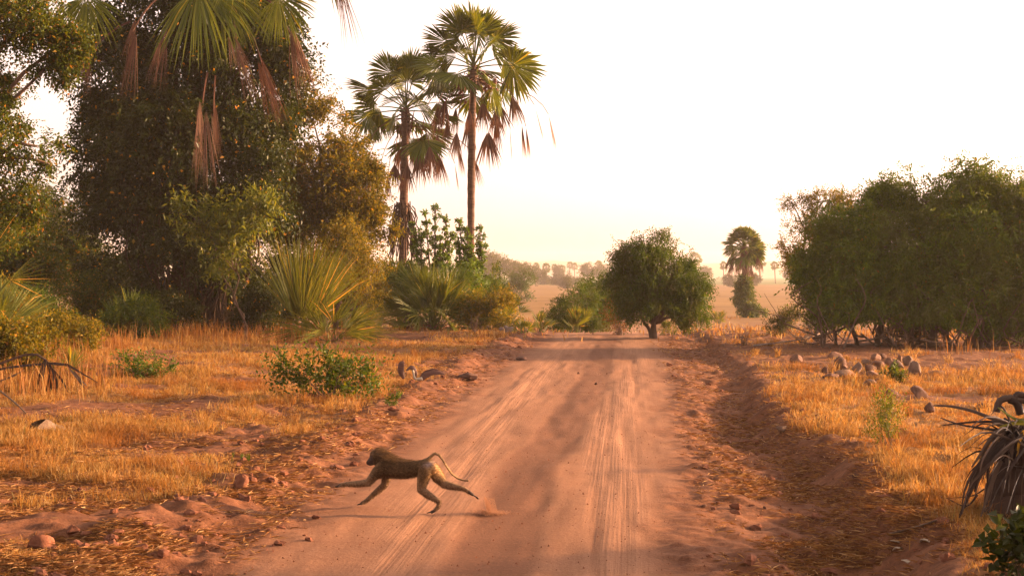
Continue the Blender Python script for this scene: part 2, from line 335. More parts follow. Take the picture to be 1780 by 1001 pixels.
def sheet(name, keep):
    idx = np.arange(U.size).reshape(U.shape)
    f = np.stack([idx[:-1, :-1], idx[:-1, 1:], idx[1:, 1:], idx[1:, :-1]], -1)[keep].reshape(-1, 4)
    used = np.unique(f); mp = np.full(U.size, -1); mp[used] = np.arange(len(used))
    o = mesh_obj(name, P3.reshape(-1, 3)[used], None, mp[f], M['soil'])
    me = o.data
    ca = me.color_attributes.new('zone', 'FLOAT_COLOR', 'POINT'); ca.data.foreach_set('color', zone.reshape(-1, 4)[used].astype(np.float32).ravel())
    fa = me.attributes.new('across', 'FLOAT', 'POINT'); fa.data.foreach_set('value', U.ravel()[used].astype(np.float32))
    me.normals_split_custom_set_from_vertices(NRM.reshape(-1, 3)[used].astype(np.float32).tolist())
    o['kind'] = 'structure'
    return o
keep = np.zeros((len(yy)-1, len(uu)-1), bool); keep[:jE, iL:iR] = True
sheet('road', keep); sheet('ground', ~keep)

# low hills on the horizon
def hills(name, y0, depth, hmax, seed):
    xs = np.linspace(-2600, 2600, 420); ts = np.linspace(0, 1, 14)
    X, T = np.meshgrid(xs, ts)
    prof = hmax*(.55+.6*fbm(X*.0016+seed, X*0+seed, 3)) + 7*fbm(X*.03, T*0+seed, 3)
    Z = -3 + prof*np.sin(np.pi*T)**.8; Y = y0+depth*T+60*fbm(X*.004, T*3, 2)
    v = np.stack([X, Y, Z], -1).reshape(-1, 3); idx = np.arange(X.size).reshape(X.shape)
    f = np.stack([idx[:-1, :-1], idx[:-1, 1:], idx[1:, 1:], idx[1:, :-1]], -1).reshape(-1, 4)
    o = mesh_obj(name, v, None, f, M['hill']); o['kind'] = 'structure'
hills('hills', 2000, 700, 30, 3.1)

# ------------------------------------------------------------------ haze
def haze():
    x0, x1, y0, y1, z0, z1 = -2900, 2900, -40, 2950, -6, 48
    v = [(x, y, z) for x in (x0, x1) for y in (y0, y1) for z in (z0, z1)]
    f = [(0, 1, 3, 2), (4, 6, 7, 5), (0, 4, 5, 1), (2, 3, 7, 6), (0, 2, 6, 4), (1, 5, 7, 3)]
    m = bpy.data.materials.new('haze_air'); m.use_nodes = True; nt = m.node_tree; nt.nodes.clear()
    out = nt.nodes.new('ShaderNodeOutputMaterial'); pv = nt.nodes.new('ShaderNodeVolumePrincipled')
    pv.inputs['Color'].default_value = (1.0, .88, .82, 1); pv.inputs['Density'].default_value = HAZE_D; pv.inputs['Anisotropy'].default_value = .25
    nt.links.new(pv.outputs[0], out.inputs['Volume'])
    o = mesh_obj('haze', np.array(v, float), None, np.array(f), m, False); o['kind'] = 'stuff'
HAZE_D = 0.00022
haze()

# ------------------------------------------------------------------ plants
def blades(rng, P, h, wd, lean, mb, bend=.5):
    """grass blades: base points P (n,3), heights, widths, lean 0..1"""
    n = len(P); a = rng.rand(n)*2*math.pi; d = np.stack([np.cos(a), np.sin(a), np.zeros(n)], -1)
    b = rng.rand(n)*2*math.pi; s = np.stack([np.cos(b), np.sin(b), np.zeros(n)], -1)*(wd/2)[:, None]
    up = np.array([0, 0, 1.0]); ln = (lean*(.3+rng.rand(n)))[:, None]
    m1 = P + (up*.55+d*ln*.35)*h[:, None]; t = P + unit(up*(1-bend*ln)+d*ln*1.2)*h[:, None]
    v = np.stack([P-s, P+s, m1+s*.75, m1-s*.75, t], 1).reshape(-1, 3); i = np.arange(n)[:, None]*5
    mb.add(v, i+np.array([[3, 2, 4]]), i+np.array([[0, 1, 2, 3]]))

def leaves(mb, o, d, nrm, L, wd, fold=.25):
    """diamond leaves folded along the midrib"""
    n = len(o); d = unit(d); s = unit(np.cross(d, nrm)); nn = np.cross(s, d)
    L = np.broadcast_to(L, (n,))[:, None]; wd = np.broadcast_to(wd, (n,))[:, None]
    m = o + d*L*.45
    v = np.stack([o, m+s*wd/2+nn*wd*fold, o+d*L-nn*L*.08, m-s*wd/2+nn*wd*fold], 1).reshape(-1, 3); i = np.arange(n)[:, None]*4
    mb.add(v, np.concatenate([i+np.array([[0, 1, 2]]), i+np.array([[0, 2, 3]])]))

def rdir(rng, n): return unit(rng.randn(n, 3))

def crown(rng, mb, blobs, n_sub, n_sprig, per, slen, L, wd, droop=.2, sub_r=.22, shell=.42, out=.8, twigs=None, tw_r=.012, keepout=None):
    blobs = np.asarray(blobs, float); wts = blobs[:, 6] if blobs.shape[1] > 6 else np.prod(blobs[:, 3:6], 1)**.67
    k = rng.choice(len(blobs), n_sub, p=wts/wts.sum()); B = blobs[k]
    sc_ = B[:, :3] + rdir(rng, n_sub)*(rng.rand(n_sub)**shell)[:, None]*B[:, 3:6]*.92
    size = (.5+rng.rand(n_sub))
    if twigs is not None:
        for i in range(n_sub):
            c = B[i, :3]; e = sc_[i]; mid = (c+e)/2+rng.randn(3)*.08*np.linalg.norm(e-c)
            twigs.tube([c*.75+e*.25, mid, e], [tw_r*1.6, tw_r, tw_r*.4], 4, False)
    j = rng.choice(n_sub, n_sprig, p=size/size.sum()); BB = B[j]
    o = sc_[j] + rng.randn(n_sprig, 3)*BB[:, 3:6].mean(1)[:, None]*sub_r*np.array([1, 1, .85])
    outw = unit((o-BB[:, :3])/BB[:, 3:6])
    d = unit(outw*out + rdir(rng, n_sprig)*.75 + np.array([0, 0, -droop]))
    sl = slen*(.6+.8*rng.rand(n_sprig))
    O = []; D = []; NN = []
    side = unit(np.cross(d, rdir(rng, n_sprig)))
    for q in range(per):
        t = (q+.5)/per; sg = 1 if q % 2 else -1
        pos = o + d*(sl*t)[:, None] + np.array([0, 0, -1.0])*(droop*.5*sl*t*t)[:, None]
        ld = unit(d*.55 + side*sg*.85 + rdir(rng, n_sprig)*.35 + np.array([0, 0, -droop*.5]))
        O.append(pos); D.append(ld); NN.append(unit(np.array([0, 0, 1.0])+rdir(rng, n_sprig)*.9))
    O = np.vstack(O); D = np.vstack(D); NN = np.vstack(NN); n = len(O)
    if keepout is not None:
        ok = keepout(O); O, D, NN = O[ok], D[ok], NN[ok]; n = len(O)
    leaves(mb, O, D, NN, L*(.65+.7*rng.rand(n)), wd*(.65+.7*rng.rand(n)))

def curve(p0, p1, sag=0, rng=None, wob=.0, n=7):
    p0 = np.asarray(p0, float); p1 = np.asarray(p1, float); t = np.linspace(0, 1, n)[:, None]
    p = p0*(1-t)+p1*t; p[:, 2] += (sag*4*t*(1-t))[:, 0]
    if rng is not None: p[1:-1] += rng.randn(n-2, 3)*wob
    return p

def pxblobs(Y, rows):
    """(px, py, dY, r_px across, r_px up, r depth in m [,weight])"""
    out = []
    for r in rows:
        y = Y+r[2]; c = W(r[0], r[1], y); k = y/F
        rx, rz, rd = r[3]*k, r[4]*k, r[5]
        out.append([*c, rx, rd, rz, r[6] if len(r) > 6 else (rx*rd*rz)**.67])
    return np.array(out)

def broad_tree(name, label, cat, base, blobs, stems, leafm, barkm, seed, n_sub, n_sprig, per, slen, L, wd, droop=.2, group=None, sub_r=.22, shell=.42, out=.8, tw_r=.012, limbs=True, parts=('trunk', 'crown'), keepout=None):
    rng = np.random.RandomState(seed); base = np.asarray(base, float)
    t = thing(name, label, cat, base, group)
    wood = MB(); fol = MB()
    for s in stems:                                   # (dx, dy foot) , (target index or point), r0, r1
        f = base+np.array([s[0], s[1], -.15]); tgt = blobs[s[2]][:3] if isinstance(s[2], int) else np.asarray(s[2], float)
        n = 8; p = curve(f, tgt, 0, rng, np.linalg.norm(tgt-f)*.025, n)
        wood.tube(p, np.linspace(s[3], s[4], n)*np.r_[1.35, np.ones(n-1)], 8)
    if limbs and len(stems):
        top = blobs[stems[0][2]][:3] if isinstance(stems[0][2], int) else np.asarray(stems[0][2], float)
        for b in blobs:
            if np.linalg.norm(b[:3]-top) > .3: wood.tube(curve(top*.6+(base+np.array([stems[0][0], stems[0][1], 0]))*.4, b[:3], .1*np.linalg.norm(b[:3]-top), rng, .06, 7), np.linspace(stems[0][4]*.8, stems[0][4]*.25, 7), 5)
    crown(rng, fol, blobs, n_sub, n_sprig, per, slen, L, wd, droop, sub_r, shell, out, wood, tw_r, keepout)
    if wood.n: wood.build(parts[0], barkm, t)
    fol.build(parts[1], leafm, t)
    return t

def fan(mb, hub, d, nrm, Rr, spread, nseg, rng, droop=.18, width=1.0, cup=.25, split=.5):
    """a palm's fan: folded segments round the hub, parted beyond `split` of their length"""
    d = unit(np.asarray(d, float)); nrm = np.asarray(nrm, float); s = unit(np.cross(d, nrm)); nn = np.cross(s, d)
    a = np.linspace(-spread/2, spread/2, nseg)+rng.randn(nseg)*.02
    rad = Rr*(1-.28*(np.abs(a)/(math.pi))**1.5)*(.9+.16*rng.rand(nseg))
    dirs = np.cos(a)[:, None]*d+np.sin(a)[:, None]*s
    dirs = unit(dirs - nn*cup*(np.abs(a)/2)[:, None]**2)
    side = unit(-np.sin(a)[:, None]*d+np.cos(a)[:, None]*s)
    hw = spread/nseg*.5*width
    g = np.array([0, 0, -1.0])
    def pt(t, off, lift, extra=0):
        r = rad*t; c = hub+dirs*r[:, None]+g*(droop*Rr*(t**2.6))*(.5+rng0)[:, None]
        wdt = hw*Rr*min(t, split)*(1 if t <= split else max(0, (1-t)/(1-split))**.7)
        return c+side*off*wdt+nn*lift*wdt*.55
    rng0 = rng.rand(nseg)
    rows = [pt(.06, 0, 0)]
    for t in (split, .78): rows += [pt(t, -1, -.5), pt(t, 0, .6), pt(t, 1, -.5)]
    rows += [pt(1.0, 0, 0)]
    v = np.stack(rows, 1).reshape(-1, 3); i = np.arange(nseg)[:, None]*8
    mb.add(v, np.concatenate([i+np.array([[0, 2, 1]]), i+np.array([[0, 3, 2]]), i+np.array([[4, 5, 7]]), i+np.array([[5, 6, 7]])]),
           np.concatenate([i+np.array([[1, 2, 5, 4]]), i+np.array([[2, 3, 6, 5]])]))

def palm_leaf(mb, base, az, el, plen, Rr, spread, nseg, rng, droop=.18, sag=.15, width=1.0, pr=.03, cup=.25, split=.5, roll=0):
    h = np.array([math.sin(az), math.cos(az), 0]); d0 = h*math.cos(el)+np.array([0, 0, math.sin(el)])
    t = np.linspace(0, 1, 7)[:, None]
    p = base+d0*plen*t; p[:, 2] -= sag*plen*(t[:, 0]**2)
    mb.tube(p, np.linspace(pr, pr*.55, 7), 4, False)
    d = unit(p[-1]-p[-2]); sd = unit(np.cross(d, np.array([0, 0, 1.0]))) if abs(d[2]) < .97 else np.array([math.cos(az), -math.sin(az), 0])
    nrm = np.cross(sd, d)
    if roll: nrm = nrm*math.cos(roll)+sd*math.sin(roll)
    fan(mb, p[-1]-d*.04, d, nrm, Rr, spread, nseg, rng, droop, width, cup, split)

def dead_leaf(mb, base, az, plen, Rr, nseg, rng, reach=.6, pr=.025):
    """a dry frond: stalk arched out and down, the fan shut like an umbrella"""
    h = np.array([math.sin(az), math.cos(az), 0]); t = np.linspace(0, 1, 7)[:, None]
    p = base+h*plen*reach*np.sin(t*1.35)+np.array([0, 0, -1.0])*plen*(t**1.7)*(1.15-reach*.6)
    mb.tube(p, np.linspace(pr, pr*.6, 7), 4, False)
    d = unit(unit(p[-1]-p[-2])+np.array([0, 0, -1.3])+rng.randn(3)*.06)
    fan(mb, p[-1], d, unit(h+rng.randn(3)*.5), Rr, .45+rng.rand()*.45, nseg, rng, .12, 2.6, .3, .35)

def fan_palm(name, label, base, top, r0, r1, seed, n_green=28, n_dead=12, plen=1.6, Rr=1.3, nseg=34, group=None, fruit=0, dead_len=1.3, cat='palm', bulge=0, extra=None, els=(-.55, 1.35), spread=3.9, lean=None):
    rng = np.random.RandomState(seed); base = np.asarray(base, float); top = np.asarray(top, float)
    t = thing(name, label, cat, base, group)
    tr = MB(); n = 40; p = curve(base-np.array([0, 0, .2]), top, 0, None, 0, n)
    p[:, 0] += np.sin(np.linspace(0, 3.1, n))*.08*(rng.rand()-.3)*4
    tt = np.linspace(0, 1, n); rr = (r0*(1-tt)+r1*tt)*(1+.10*(np.arange(n) % 2))+bulge*np.exp(-((tt-.62)/.2)**2)
    rr[-4:] *= np.array([1.15, 1.3, 1.2, .7]); tr.tube(p, rr, 10)
    for k in range(26):                              # stubs of old stalks under the crown
        a = rng.rand()*6.28; z = p[-1]-np.array([0, 0, .1+1.1*rng.rand()]); h = np.array([math.sin(a), math.cos(a), .55])
        tr.tube([z, z+h*(.18+.2*rng.rand())*1.3], [.05, .02], 4)
    tr.build('trunk', M['palmbark'], t)
    cr = MB()
    for k in range(n_green):
        f = (k+.5)/n_green; el = els[0]+(els[1]-els[0])*f**.85+rng.randn()*.08; az = k*2.39996+rng.randn()*.15
        palm_leaf(cr, p[-1]+np.array([0, 0, -.25+.35*f]), az, el, plen*(.85+.3*rng.rand())*(1-.2*f), Rr*(.88+.24*rng.rand()), spread*(.85+.3*rng.rand())*(1-.3*f), nseg, rng, .16, .22*(1-f), 1.25, .035, .45, .64, rng.randn()*.7)
    if extra: extra(cr, p[-1], rng)
    cr.build('crown', M['palm'], t, False)
    if n_dead:
        dd = MB()
        for k in range(n_dead):
            dead_leaf(dd, p[-1]+np.array([0, 0, -.35-.5*rng.rand()]), k*2.39996+rng.randn()*.4, dead_len*(.6+.7*rng.rand()), Rr*(.75+.4*rng.rand()), 16, rng, .55+.6*rng.rand())
        dd.build('dead_fronds', M['dead'], t, False)
    for k in range(fruit):
        fr = MB(); a = (-1.0, 1.25, 2.6)[k % 3]; h = np.array([math.sin(a), math.cos(a), 0]); e = p[-1]+h*.75+np.array([0, 0, -1.0])
        fr.tube([p[-1]-np.array([0, 0, .2]), p[-1]+h*.5+np.array([0, 0, -.3]), e], [.03, .025, .02], 4)
        for q in range(26):
            c = e+rng.randn(3)*np.array([.13, .13, .22]); fr.add(*ball(c, .085)); fr.tube([e*.4+c*.6, c], [.02, .02], 4)
        fr.build('fruit_cluster', M['fruit'], t)
    return t

def ball(c, r, n=6, m=8):
    v = [(0, 0, r)]; f3 = []; f4 = []
    for i in range(1, n):
        th = math.pi*i/n
        for j in range(m): ph = 2*math.pi*j/m; v.append((r*math.sin(th)*math.cos(ph), r*math.sin(th)*math.sin(ph), r*math.cos(th)))
    v.append((0, 0, -r)); k = len(v)-1
    for j in range(m):
        f3.append((0, 1+j, 1+(j+1) % m)); f3.append((k, 1+(n-2)*m+(j+1) % m, 1+(n-2)*m+j))
        for i in range(n-2):
            a = 1+i*m+j; b = 1+i*m+(j+1) % m; f4.append((a, a+m, b+m, b))
    return np.array(v)+np.asarray(c, float), f3, f4

def palm_bush(name, label, base, seed, n, plen, Rr, nseg=22, mat='youngpalm', els=(.15, 1.45), spread=1.5, deadn=0, group=None, az_bias=None, cat='palm bush', split=.5, droop=.18):
    rng = np.random.RandomState(seed); base = np.asarray(base, float); t = thing(name, label, cat, base, group)
    cr = MB()
    for k in range(n):
        el = els[0]+(els[1]-els[0])*((k+.5)/n)**.7+rng.randn()*.06; az = k*2.39996+rng.randn()*.2
        if az_bias is not None and rng.rand() < .5: az = az_bias+rng.randn()*.7
        palm_leaf(cr, base+np.array([rng.randn()*.12, rng.randn()*.12, 0]), az, el, plen*(.6+.7*rng.rand()), Rr*(.75+.45*rng.rand()), spread*(.7+.6*rng.rand()), nseg, rng, droop, .12, 1.2, .018, .2, split, rng.randn()*.9)
    cr.build('fronds', M[mat], t, False)
    if deadn:
        dd = MB()
        for k in range(deadn):
            palm_leaf(dd, base+np.array([rng.randn()*.15, rng.randn()*.15, .1]), rng.rand()*6.28, .2+.5*rng.rand(), plen*(.5+.5*rng.rand()), Rr*.8, .9, 12, rng, .7, .5, .7, .018, .3, .3)
        dd.build('dead_fronds', M['dead'], t, False)
    return t

def shrub(name, label, base, w_, h_, d_, seed, leafm, n_sprig, per, slen, L, wd, cat='shrub', group=None, n_sub=26, barkm='bark', n_stem=7, droop=.1, zc=.55, stem_r=.014, sub_r=.25):
    rng = np.random.RandomState(seed); base = np.asarray(base, float); t = thing(name, label, cat, base, group)
    blobs = []
    for k in range(7):
        a = rng.rand()*6.28; q = rng.rand()**.5
        blobs.append([base[0]+math.cos(a)*q*w_*.28, base[1]+math.sin(a)*q*d_*.28, base[2]+h_*(zc+.16*rng.randn()), w_*.27, d_*.27, h_*.32, 1])
    blobs = np.array(blobs); st = MB(); fo = MB()
    for k in range(n_stem):
        b = blobs[k % 7]; st.tube(curve(base+np.array([rng.randn()*.05*w_, rng.randn()*.05*d_, -.05]), b[:3]+rng.randn(3)*.1*h_, 0, rng, .02*h_, 6), np.linspace(stem_r, stem_r*.4, 6), 5)
    crown(rng, fo, blobs, n_sub, n_sprig, per, slen, L, wd, droop, sub_r, .5, .8, st, stem_r*.4)
    st.build('stems', M[barkm], t); fo.build('foliage', leafm, t)
    return t

def smoothline(pts, n=12):
    pts = np.asarray(pts, float); m = len(pts); t = np.linspace(0, m-1, n); out = []
    for q in t:
        i = min(int(q), m-2); f = q-i; p0, p1, p2, p3 = pts[max(i-1, 0)], pts[i], pts[i+1], pts[min(i+2, m-1)]
        out.append(.5*((2*p1)+(-p0+p2)*f+(2*p0-5*p1+4*p2-p3)*f*f+(-p0+3*p1-3*p2+p3)*f**3))
    return np.array(out)

# ------------------------------------------------------------------ left side: the climber-hung tree, its palm and companions
b = foot(335, 50)
bl = pxblobs(50, [(330, 20, 0, 150, 120, 2.6), (215, 120, 0, 80, 110, 1.8), (420, 120, 0, 110, 120, 2.2), (175, 250, 0, 48, 85, 1.3), (300, 250, -.6, 120, 120, 2.3),
                  (440, 270, 0, 75, 110, 1.8), (225, 370, 0, 75, 85, 1.6), (340, 385, -.3, 95, 75, 1.8), (455, 370, .3, 60, 80, 1.4), (280, 465, 0, 55, 60, 1.2), (375, 465, .2, 70, 60, 1.3), (300, -110, 0, 170, 90, 2.5), (470, 20, 0, 60, 110, 1.4)])
broad_tree('climber_tree', 'tall dark tree smothered in hanging climbers with a few yellow leaves', 'tree', b, bl,
           [(0, 0, 4, .26, .16), (-.7, .3, 6, .16, .09), (.6, .2, 7, .18, .1), (-.35, -.4, 9, .1, .06), (.95, -.2, 10, .09, .05), (.3, -.5, 10, .07, .05), (1.4, .3, 8, .08, .05), (-1.2, .1, 6, .07, .05), (.1, .5, 4, .12, .08)],
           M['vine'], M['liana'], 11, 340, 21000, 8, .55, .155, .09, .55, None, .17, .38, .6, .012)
rng = np.random.RandomState(77)
def explicit_palm(name, label, base, top, r0, fans, deads, Y):
    t = thing(name, label, 'palm', base); tr = MB(); tr.tube(curve(base-np.array([0, 0, .2]), top, 0, None, 0, 30), np.linspace(r0, r0*.8, 30), 10); tr.build('trunk', M['palmbark'], t)
    cr = MB(); dd = MB()
    for px, py, dy, d, Rr, sp in fans:
        h = W(px, py, Y+dy); cr.tube(curve(top, h, .18*np.linalg.norm(h-top), None, 0, 7), np.linspace(.05, .03, 7), 5, False)
        dv = unit(np.array(d, float)); fan(cr, h, dv, unit(np.array([dv[2]*.2, -1, .35])), Rr, sp, 38, rng, .28, 1.35, .35, .48)
    for px, py, dy, d, Rr, sp in deads:
        h = W(px, py, Y+dy); dd.tube(curve(h+np.array([(350-px)*.006, .9, 1.3]), h, .15, None, 0, 8), np.linspace(.04, .025, 8), 5, False)
        dv = unit(np.array(d, float))
        for q in range(3): fan(dd, h-dv*(.1+.15*q)+rng.randn(3)*.06, unit(dv+rng.randn(3)*.06), unit(np.array([rng.randn()*.6, -1, .1])), Rr*(.55+.5*rng.rand()), sp*(.6+.5*rng.rand()), 13, rng, .08, 1.5, .3, .3)
    cr.build('crown', M['palm'], t, False); dd.build('dead_fronds', M['dead'], t, False)
Yp = 46.2
explicit_palm('palm_tree', 'big palm rising through the climber tree, its crown cut by the top edge', foot(345, 51), W(350, -75, 50), .24,
    [(152, -5, 0, (-.1, -.1, -1), 1.55, 2.7), (345, -25, -1.2, (.2, -.4, -1), 2.3, 2.2), (385, -20, -.6, (.7, -.1, -.8), 2.0, 1.4), (485, -5, 0, (.45, 0, -.75), 1.35, 2.9), (90, -60, .4, (-1, 0, .1), 1.6, 2.6), (230, -90, -.4, (-.6, -.3, .6), 1.8, 2.8), (470, -110, .6, (.8, .2, .5), 1.8, 2.8), (340, -130, 0, (0, 0, 1), 1.9, 2.6), (420, -60, -1.5, (.3, -.6, -.5), 1.6, 2.6), (560, -60, .3, (.9, 0, .1), 1.4, 2.6)],
    [(232, 55, .2, (-.22, 0, -1), 2.2, .32), (282, 75, -.9, (-.25, 0, -1), 2.0, .3), (412, 72, -1.0, (.33, 0, -1), 2.0, .35), (455, 110, -.3, (.3, 0, -1), 2.4, .3), (352, 190, 1.0, (.05, 0, -1), 2.6, .34), (372, 195, 1.1, (.12, 0, -1), 2.2, .22), (505, 60, .2, (.25, 0, -1), 2.6, .35), (580, -40, 0, (.33, 0, -1), 2.6, .4), (150, 100, .4, (-.1, 0, -1), 1.6, .3)], Yp)

bl = pxblobs(56, [(545, 170, 0, 38, 60, 1.0, .5), (600, 250, 0, 45, 45, 1.1, .7), (555, 320, 0, 90, 80, 1.8, 2), (625, 340, 0, 50, 60, 1.2, 1), (575, 420, 0, 85, 80, 1.6, 2), (520, 240, 0, 50, 80, 1.2, .8), (500, 380, 0, 50, 90, 1.3, 1.2), (650, 300, 0, 22, 20, .5, .15), (662, 400, 0, 20, 30, .5, .2)])
broad_tree('tree', 'airy yellow-green small-leaved tree just right of the climber tree', 'tree', foot(560, 56), bl, [(0, 0, 4, .14, .08), (.5, .2, 3, .1, .05), (-.5, 0, 6, .1, .05)], M['airy'], M['bark'], 12, 220, 8500, 8, .4, .13, .065, .1, None, .2, .4, .9, .01)
bl = pxblobs(35, [(30, 20, 0, 95, 55, 1.4, 2), (115, 70, 0, 38, 45, .6, .8), (85, 115, 0, 40, 22, .6, .5), (-60, 120, 0, 80, 120, 1.5, 1.5), (5, 235, 0, 45, 55, .8, 1), (65, 255, 0, 42, 30, .6, .6), (15, 330, 0, 55, 55, .8, 1), (85, 285, 0, 18, 20, .3, .15), (-70, 380, 0, 80, 80, 1.2, 1.2), (25, 400, 0, 40, 40, .6, .6), (-20, -60, 0, 140, 60, 1.6, 1), (10, 150, 0, 25, 25, .5, .2)])
broad_tree('tree', 'broad-leaved tree whose sunlit boughs reach in at the left edge', 'tree', foot(-170, 35), bl, [(0, 0, 3, .2, .12)], M['edge'], M['bark'], 13, 140, 4600, 8, .34, .10, .055, .3, None, .2, .5, .8, .008)
ct = bpy.data.objects['climber_tree']; rng = np.random.RandomState(21); lm_ = MB()
for k in range(46):
    px = 235+rng.rand()*215; Yk = 48.6+rng.rand()*1.6; y0 = 300+rng.rand()*130; y1 = 470+rng.rand()*115; c = 335+(px-335)*.55
    lm_.tube(smoothline([W(px, y0, Yk), W(px+rng.randn()*8, (y0+y1)/2, Yk-.1), W(c+rng.randn()*12, y1, Yk), foot(c+rng.randn()*14, Yk+.2)], 12), .02+.03*rng.rand()**2, 5)
lm_.build('lianas', M['liana'], ct)
# green shrub branch leaning out in front of the climber tree
bl = pxblobs(46, [(400, 395, 0, 55, 38, .7, 1.6), (445, 365, 0, 32, 32, .5, .8), (345, 385, 0, 35, 22, .5, .6), (375, 440, 0, 40, 28, .5, .7), (425, 430, 0, 30, 22, .4, .5), (460, 340, 0, 16, 14, .3, .2), (330, 370, 0, 18, 10, .3, .15)])
broad_tree('sapling', 'bright leafy sapling catching light before the dark climber tree', 'shrub', foot(425, 46), bl, [(0, 0, 0, .035, .02), (.2, .1, 3, .03, .015)], M['bright'], M['bark'], 14, 60, 480, 8, .62, .19, .07, -.1, None, .22, .5, .8, .008)
for i, (px, py, Y, w_, h_, lab, mk) in enumerate([
        (215, 560, 57, 3.6, 4.6, 'dark thicket bush left of the climber tree trunks', 'vine'),
        (110, 560, 60, 4.4, 5.6, 'tall green bush between the left edge tree and the climber tree', 'edge'),
        (30, 575, 55, 3.6, 3.8, 'dark bush low at the left edge behind the fan palm', 'edge'),
        (470, 575, 53, 2.6, 2.4, 'dim bush under the climber tree, behind the large upright fan palm clump', 'vine'),
        (285, 575, 53.5, 2.6, 2.0, 'low dark bush against the left foot of the climber tree', 'vine'),
        (408, 580, 52, 2.2, 2.9, 'dark bush filling the foot of the climber tree on its right', 'vine'), (60, 590, 46, 2.6, 1.7, 'sunlit bush in tall grass behind the left edge fan palm', 'mid'),
        (235, 600, 45, 2.2, 1.1, 'sunlit low bush in the tall grass before the climber tree', 'green'), (20, 610, 40, 2.2, 1.5, 'yellow-green bush at the left edge under the spiky fan palm', 'yellow'),
        (12, 670, 30, 1.8, 1.1, 'scrubby bush at the left edge behind the dead drooping frond', 'airy'), (105, 640, 36, 1.7, .8, 'low yellow-green scrub between the left edge and the climber tree', 'yellow'),
        (300, 590, 48.6, 2.4, 1.3, 'dark low bush at the very foot of the climber tree', 'vine'), (448, 590, 48.2, 1.9, 1.9, 'dark bush between the climber tree foot and the upright palm clump', 'vine'),
        (160, 585, 49, 2.8, 2.0, 'low reddish-green bush left of the climber tree, above tall grass', 'edge'),
        (622, 560, 53, 2.6, 4.0, 'dry orange-leaved bush right of the large upright fan palm', 'russety')]):
    m = M[{'russety': 'yellow'}.get(mk, mk)]
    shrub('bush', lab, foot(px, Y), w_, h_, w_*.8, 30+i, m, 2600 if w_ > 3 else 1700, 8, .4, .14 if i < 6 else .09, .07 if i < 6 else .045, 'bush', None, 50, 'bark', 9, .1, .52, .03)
# far hazy tree glimpsed at left
bl = pxblobs(170, [(62, 350, 0, 42, 20, 3, 1), (40, 372, 0, 30, 25, 3, 1), (85, 380, 0, 30, 25, 3, 1), (60, 400, 0, 40, 40, 3, 1)])
broad_tree('tree', 'pale hazy tree far off, seen through the gap at left', 'tree', foot(60, 170), bl, [(0, 0, 0, .3, .15)], M['olive'], M['bark'], 15, 60, 900, 8, .9, .35, .2, .1)

# the two tall palms
fan_palm('palm_tree', 'taller of the two tall palms, its straight trunk right beside the road', foot(820, 66), W(824, 113, 66), .155, .14, 21, 28, 24, 1.9, 1.5, 34, None, 2, 2.7, bulge=.03, els=(-.45, 1.52))
fan_palm('palm_tree', 'shorter of the two tall palms, with dark dead stubs low on its trunk', foot(699, 67), W(706, 188, 67), .19, .16, 22, 26, 16, 1.9, 1.4, 34, None, 0, 2.4, bulge=.02, els=(-.65, 1.45))
# vines and old stalks hung about the shorter palm's trunk
rng = np.random.RandomState(8); t = thing('climber', 'dark tangle of dead creeper hung on the shorter tall palm trunk', 'climber', W(701, 420, 66.6)); mb = MB()
for k in range(60):
    a = rng.rand()*6.28; p0 = W(702+rng.randn()*3, 350+rng.rand()*25, 67)+np.array([math.sin(a), math.cos(a), 0])*.3
    mb.tube(curve(p0, p0+np.array([math.sin(a)*.35, math.cos(a)*.35, -1.2-1.4*rng.rand()]), .1, rng, .05, 7), .03, 4, False)
mb.build('stems', M['liana'], t)

# the large upright fan palm and the other palm clumps
palm_bush('palm_bush', 'large upright fan palm clump with glowing blades beside the climber tree', foot(522, 46), 41, 24, .9, 2.9, 18, 'youngpalm', (.92, 1.53), .65, 8, None, 1.2, split=.25, droop=.10)
palm_bush('palm_bush', 'low arching fan palm fronds spilling right from the large upright clump', foot(575, 45.2), 42, 20, .7, 1.7, 18, 'youngpalm', (.2, 1.2), .9, 10, None, 1.4, split=.3, droop=.35)
palm_bush('palm_bush', 'dense rounded fan palm clump under the two tall palms', foot(757, 58), 43, 60, 1.5, 1.7, 20, 'palm', (.0, 1.5), 1.3, 14, split=.3)
palm_bush('palm_bush', 'fan palm clump half hidden left behind the rounded clump', foot(692, 62), 44, 30, 1.7, 1.6, 24, 'palm', (.2, 1.5), 1.9, 8)
palm_bush('palm_bush', 'small bright fan palm at the right end of the yellow shrubs', foot(878, 60), 45, 9, .9, .9, 16, 'youngpalm', (.2, 1.5), 1.8)
palm_bush('palm_bush', 'little dark tuft palm by the fallen grey bark at the road end', at(908, 579), 46, 10, .35, .4, 14, 'youngpalm', (.2, 1.5), 1.4)
palm_bush('palm_bush', 'little spiky tuft palm standing alone left of the road end', at(940, 578), 47, 12, .45, .55, 14, 'youngpalm', (.5, 1.5), 1.0)
palm_bush('palm_bush', 'small fan palm tuft in the golden grass before the left thicket', at(130, 655), 48, 9, .2, .55, 12, 'youngpalm', (.4, 1.5), .9)
palm_bush('palm_bush', 'bushy fan palm with upright blades low at the left edge', foot(-12, 37), 55, 18, .5, 1.6, 18, 'youngpalm', (.5, 1.5), .9, 6)
palm_bush('palm_bush', 'dim fan palm in the tall grass left of the climber tree foot', foot(215, 46), 56, 14, .6, 1.1, 18, 'palm', (.4, 1.5), 1.0, 5)
palm_bush('palm_bush', 'tiny green palm sprout at the left verge of the road', at(402, 808), 49, 4, .05, .17, 6, 'green', (1.0, 1.5), .4)
palm_bush('palm_bush', 'grey-green tuft palm left of the round tree', at(1000, 578), 50, 16, .5, .85, 16, 'youngpalm', (.5, 1.5), 1.2)
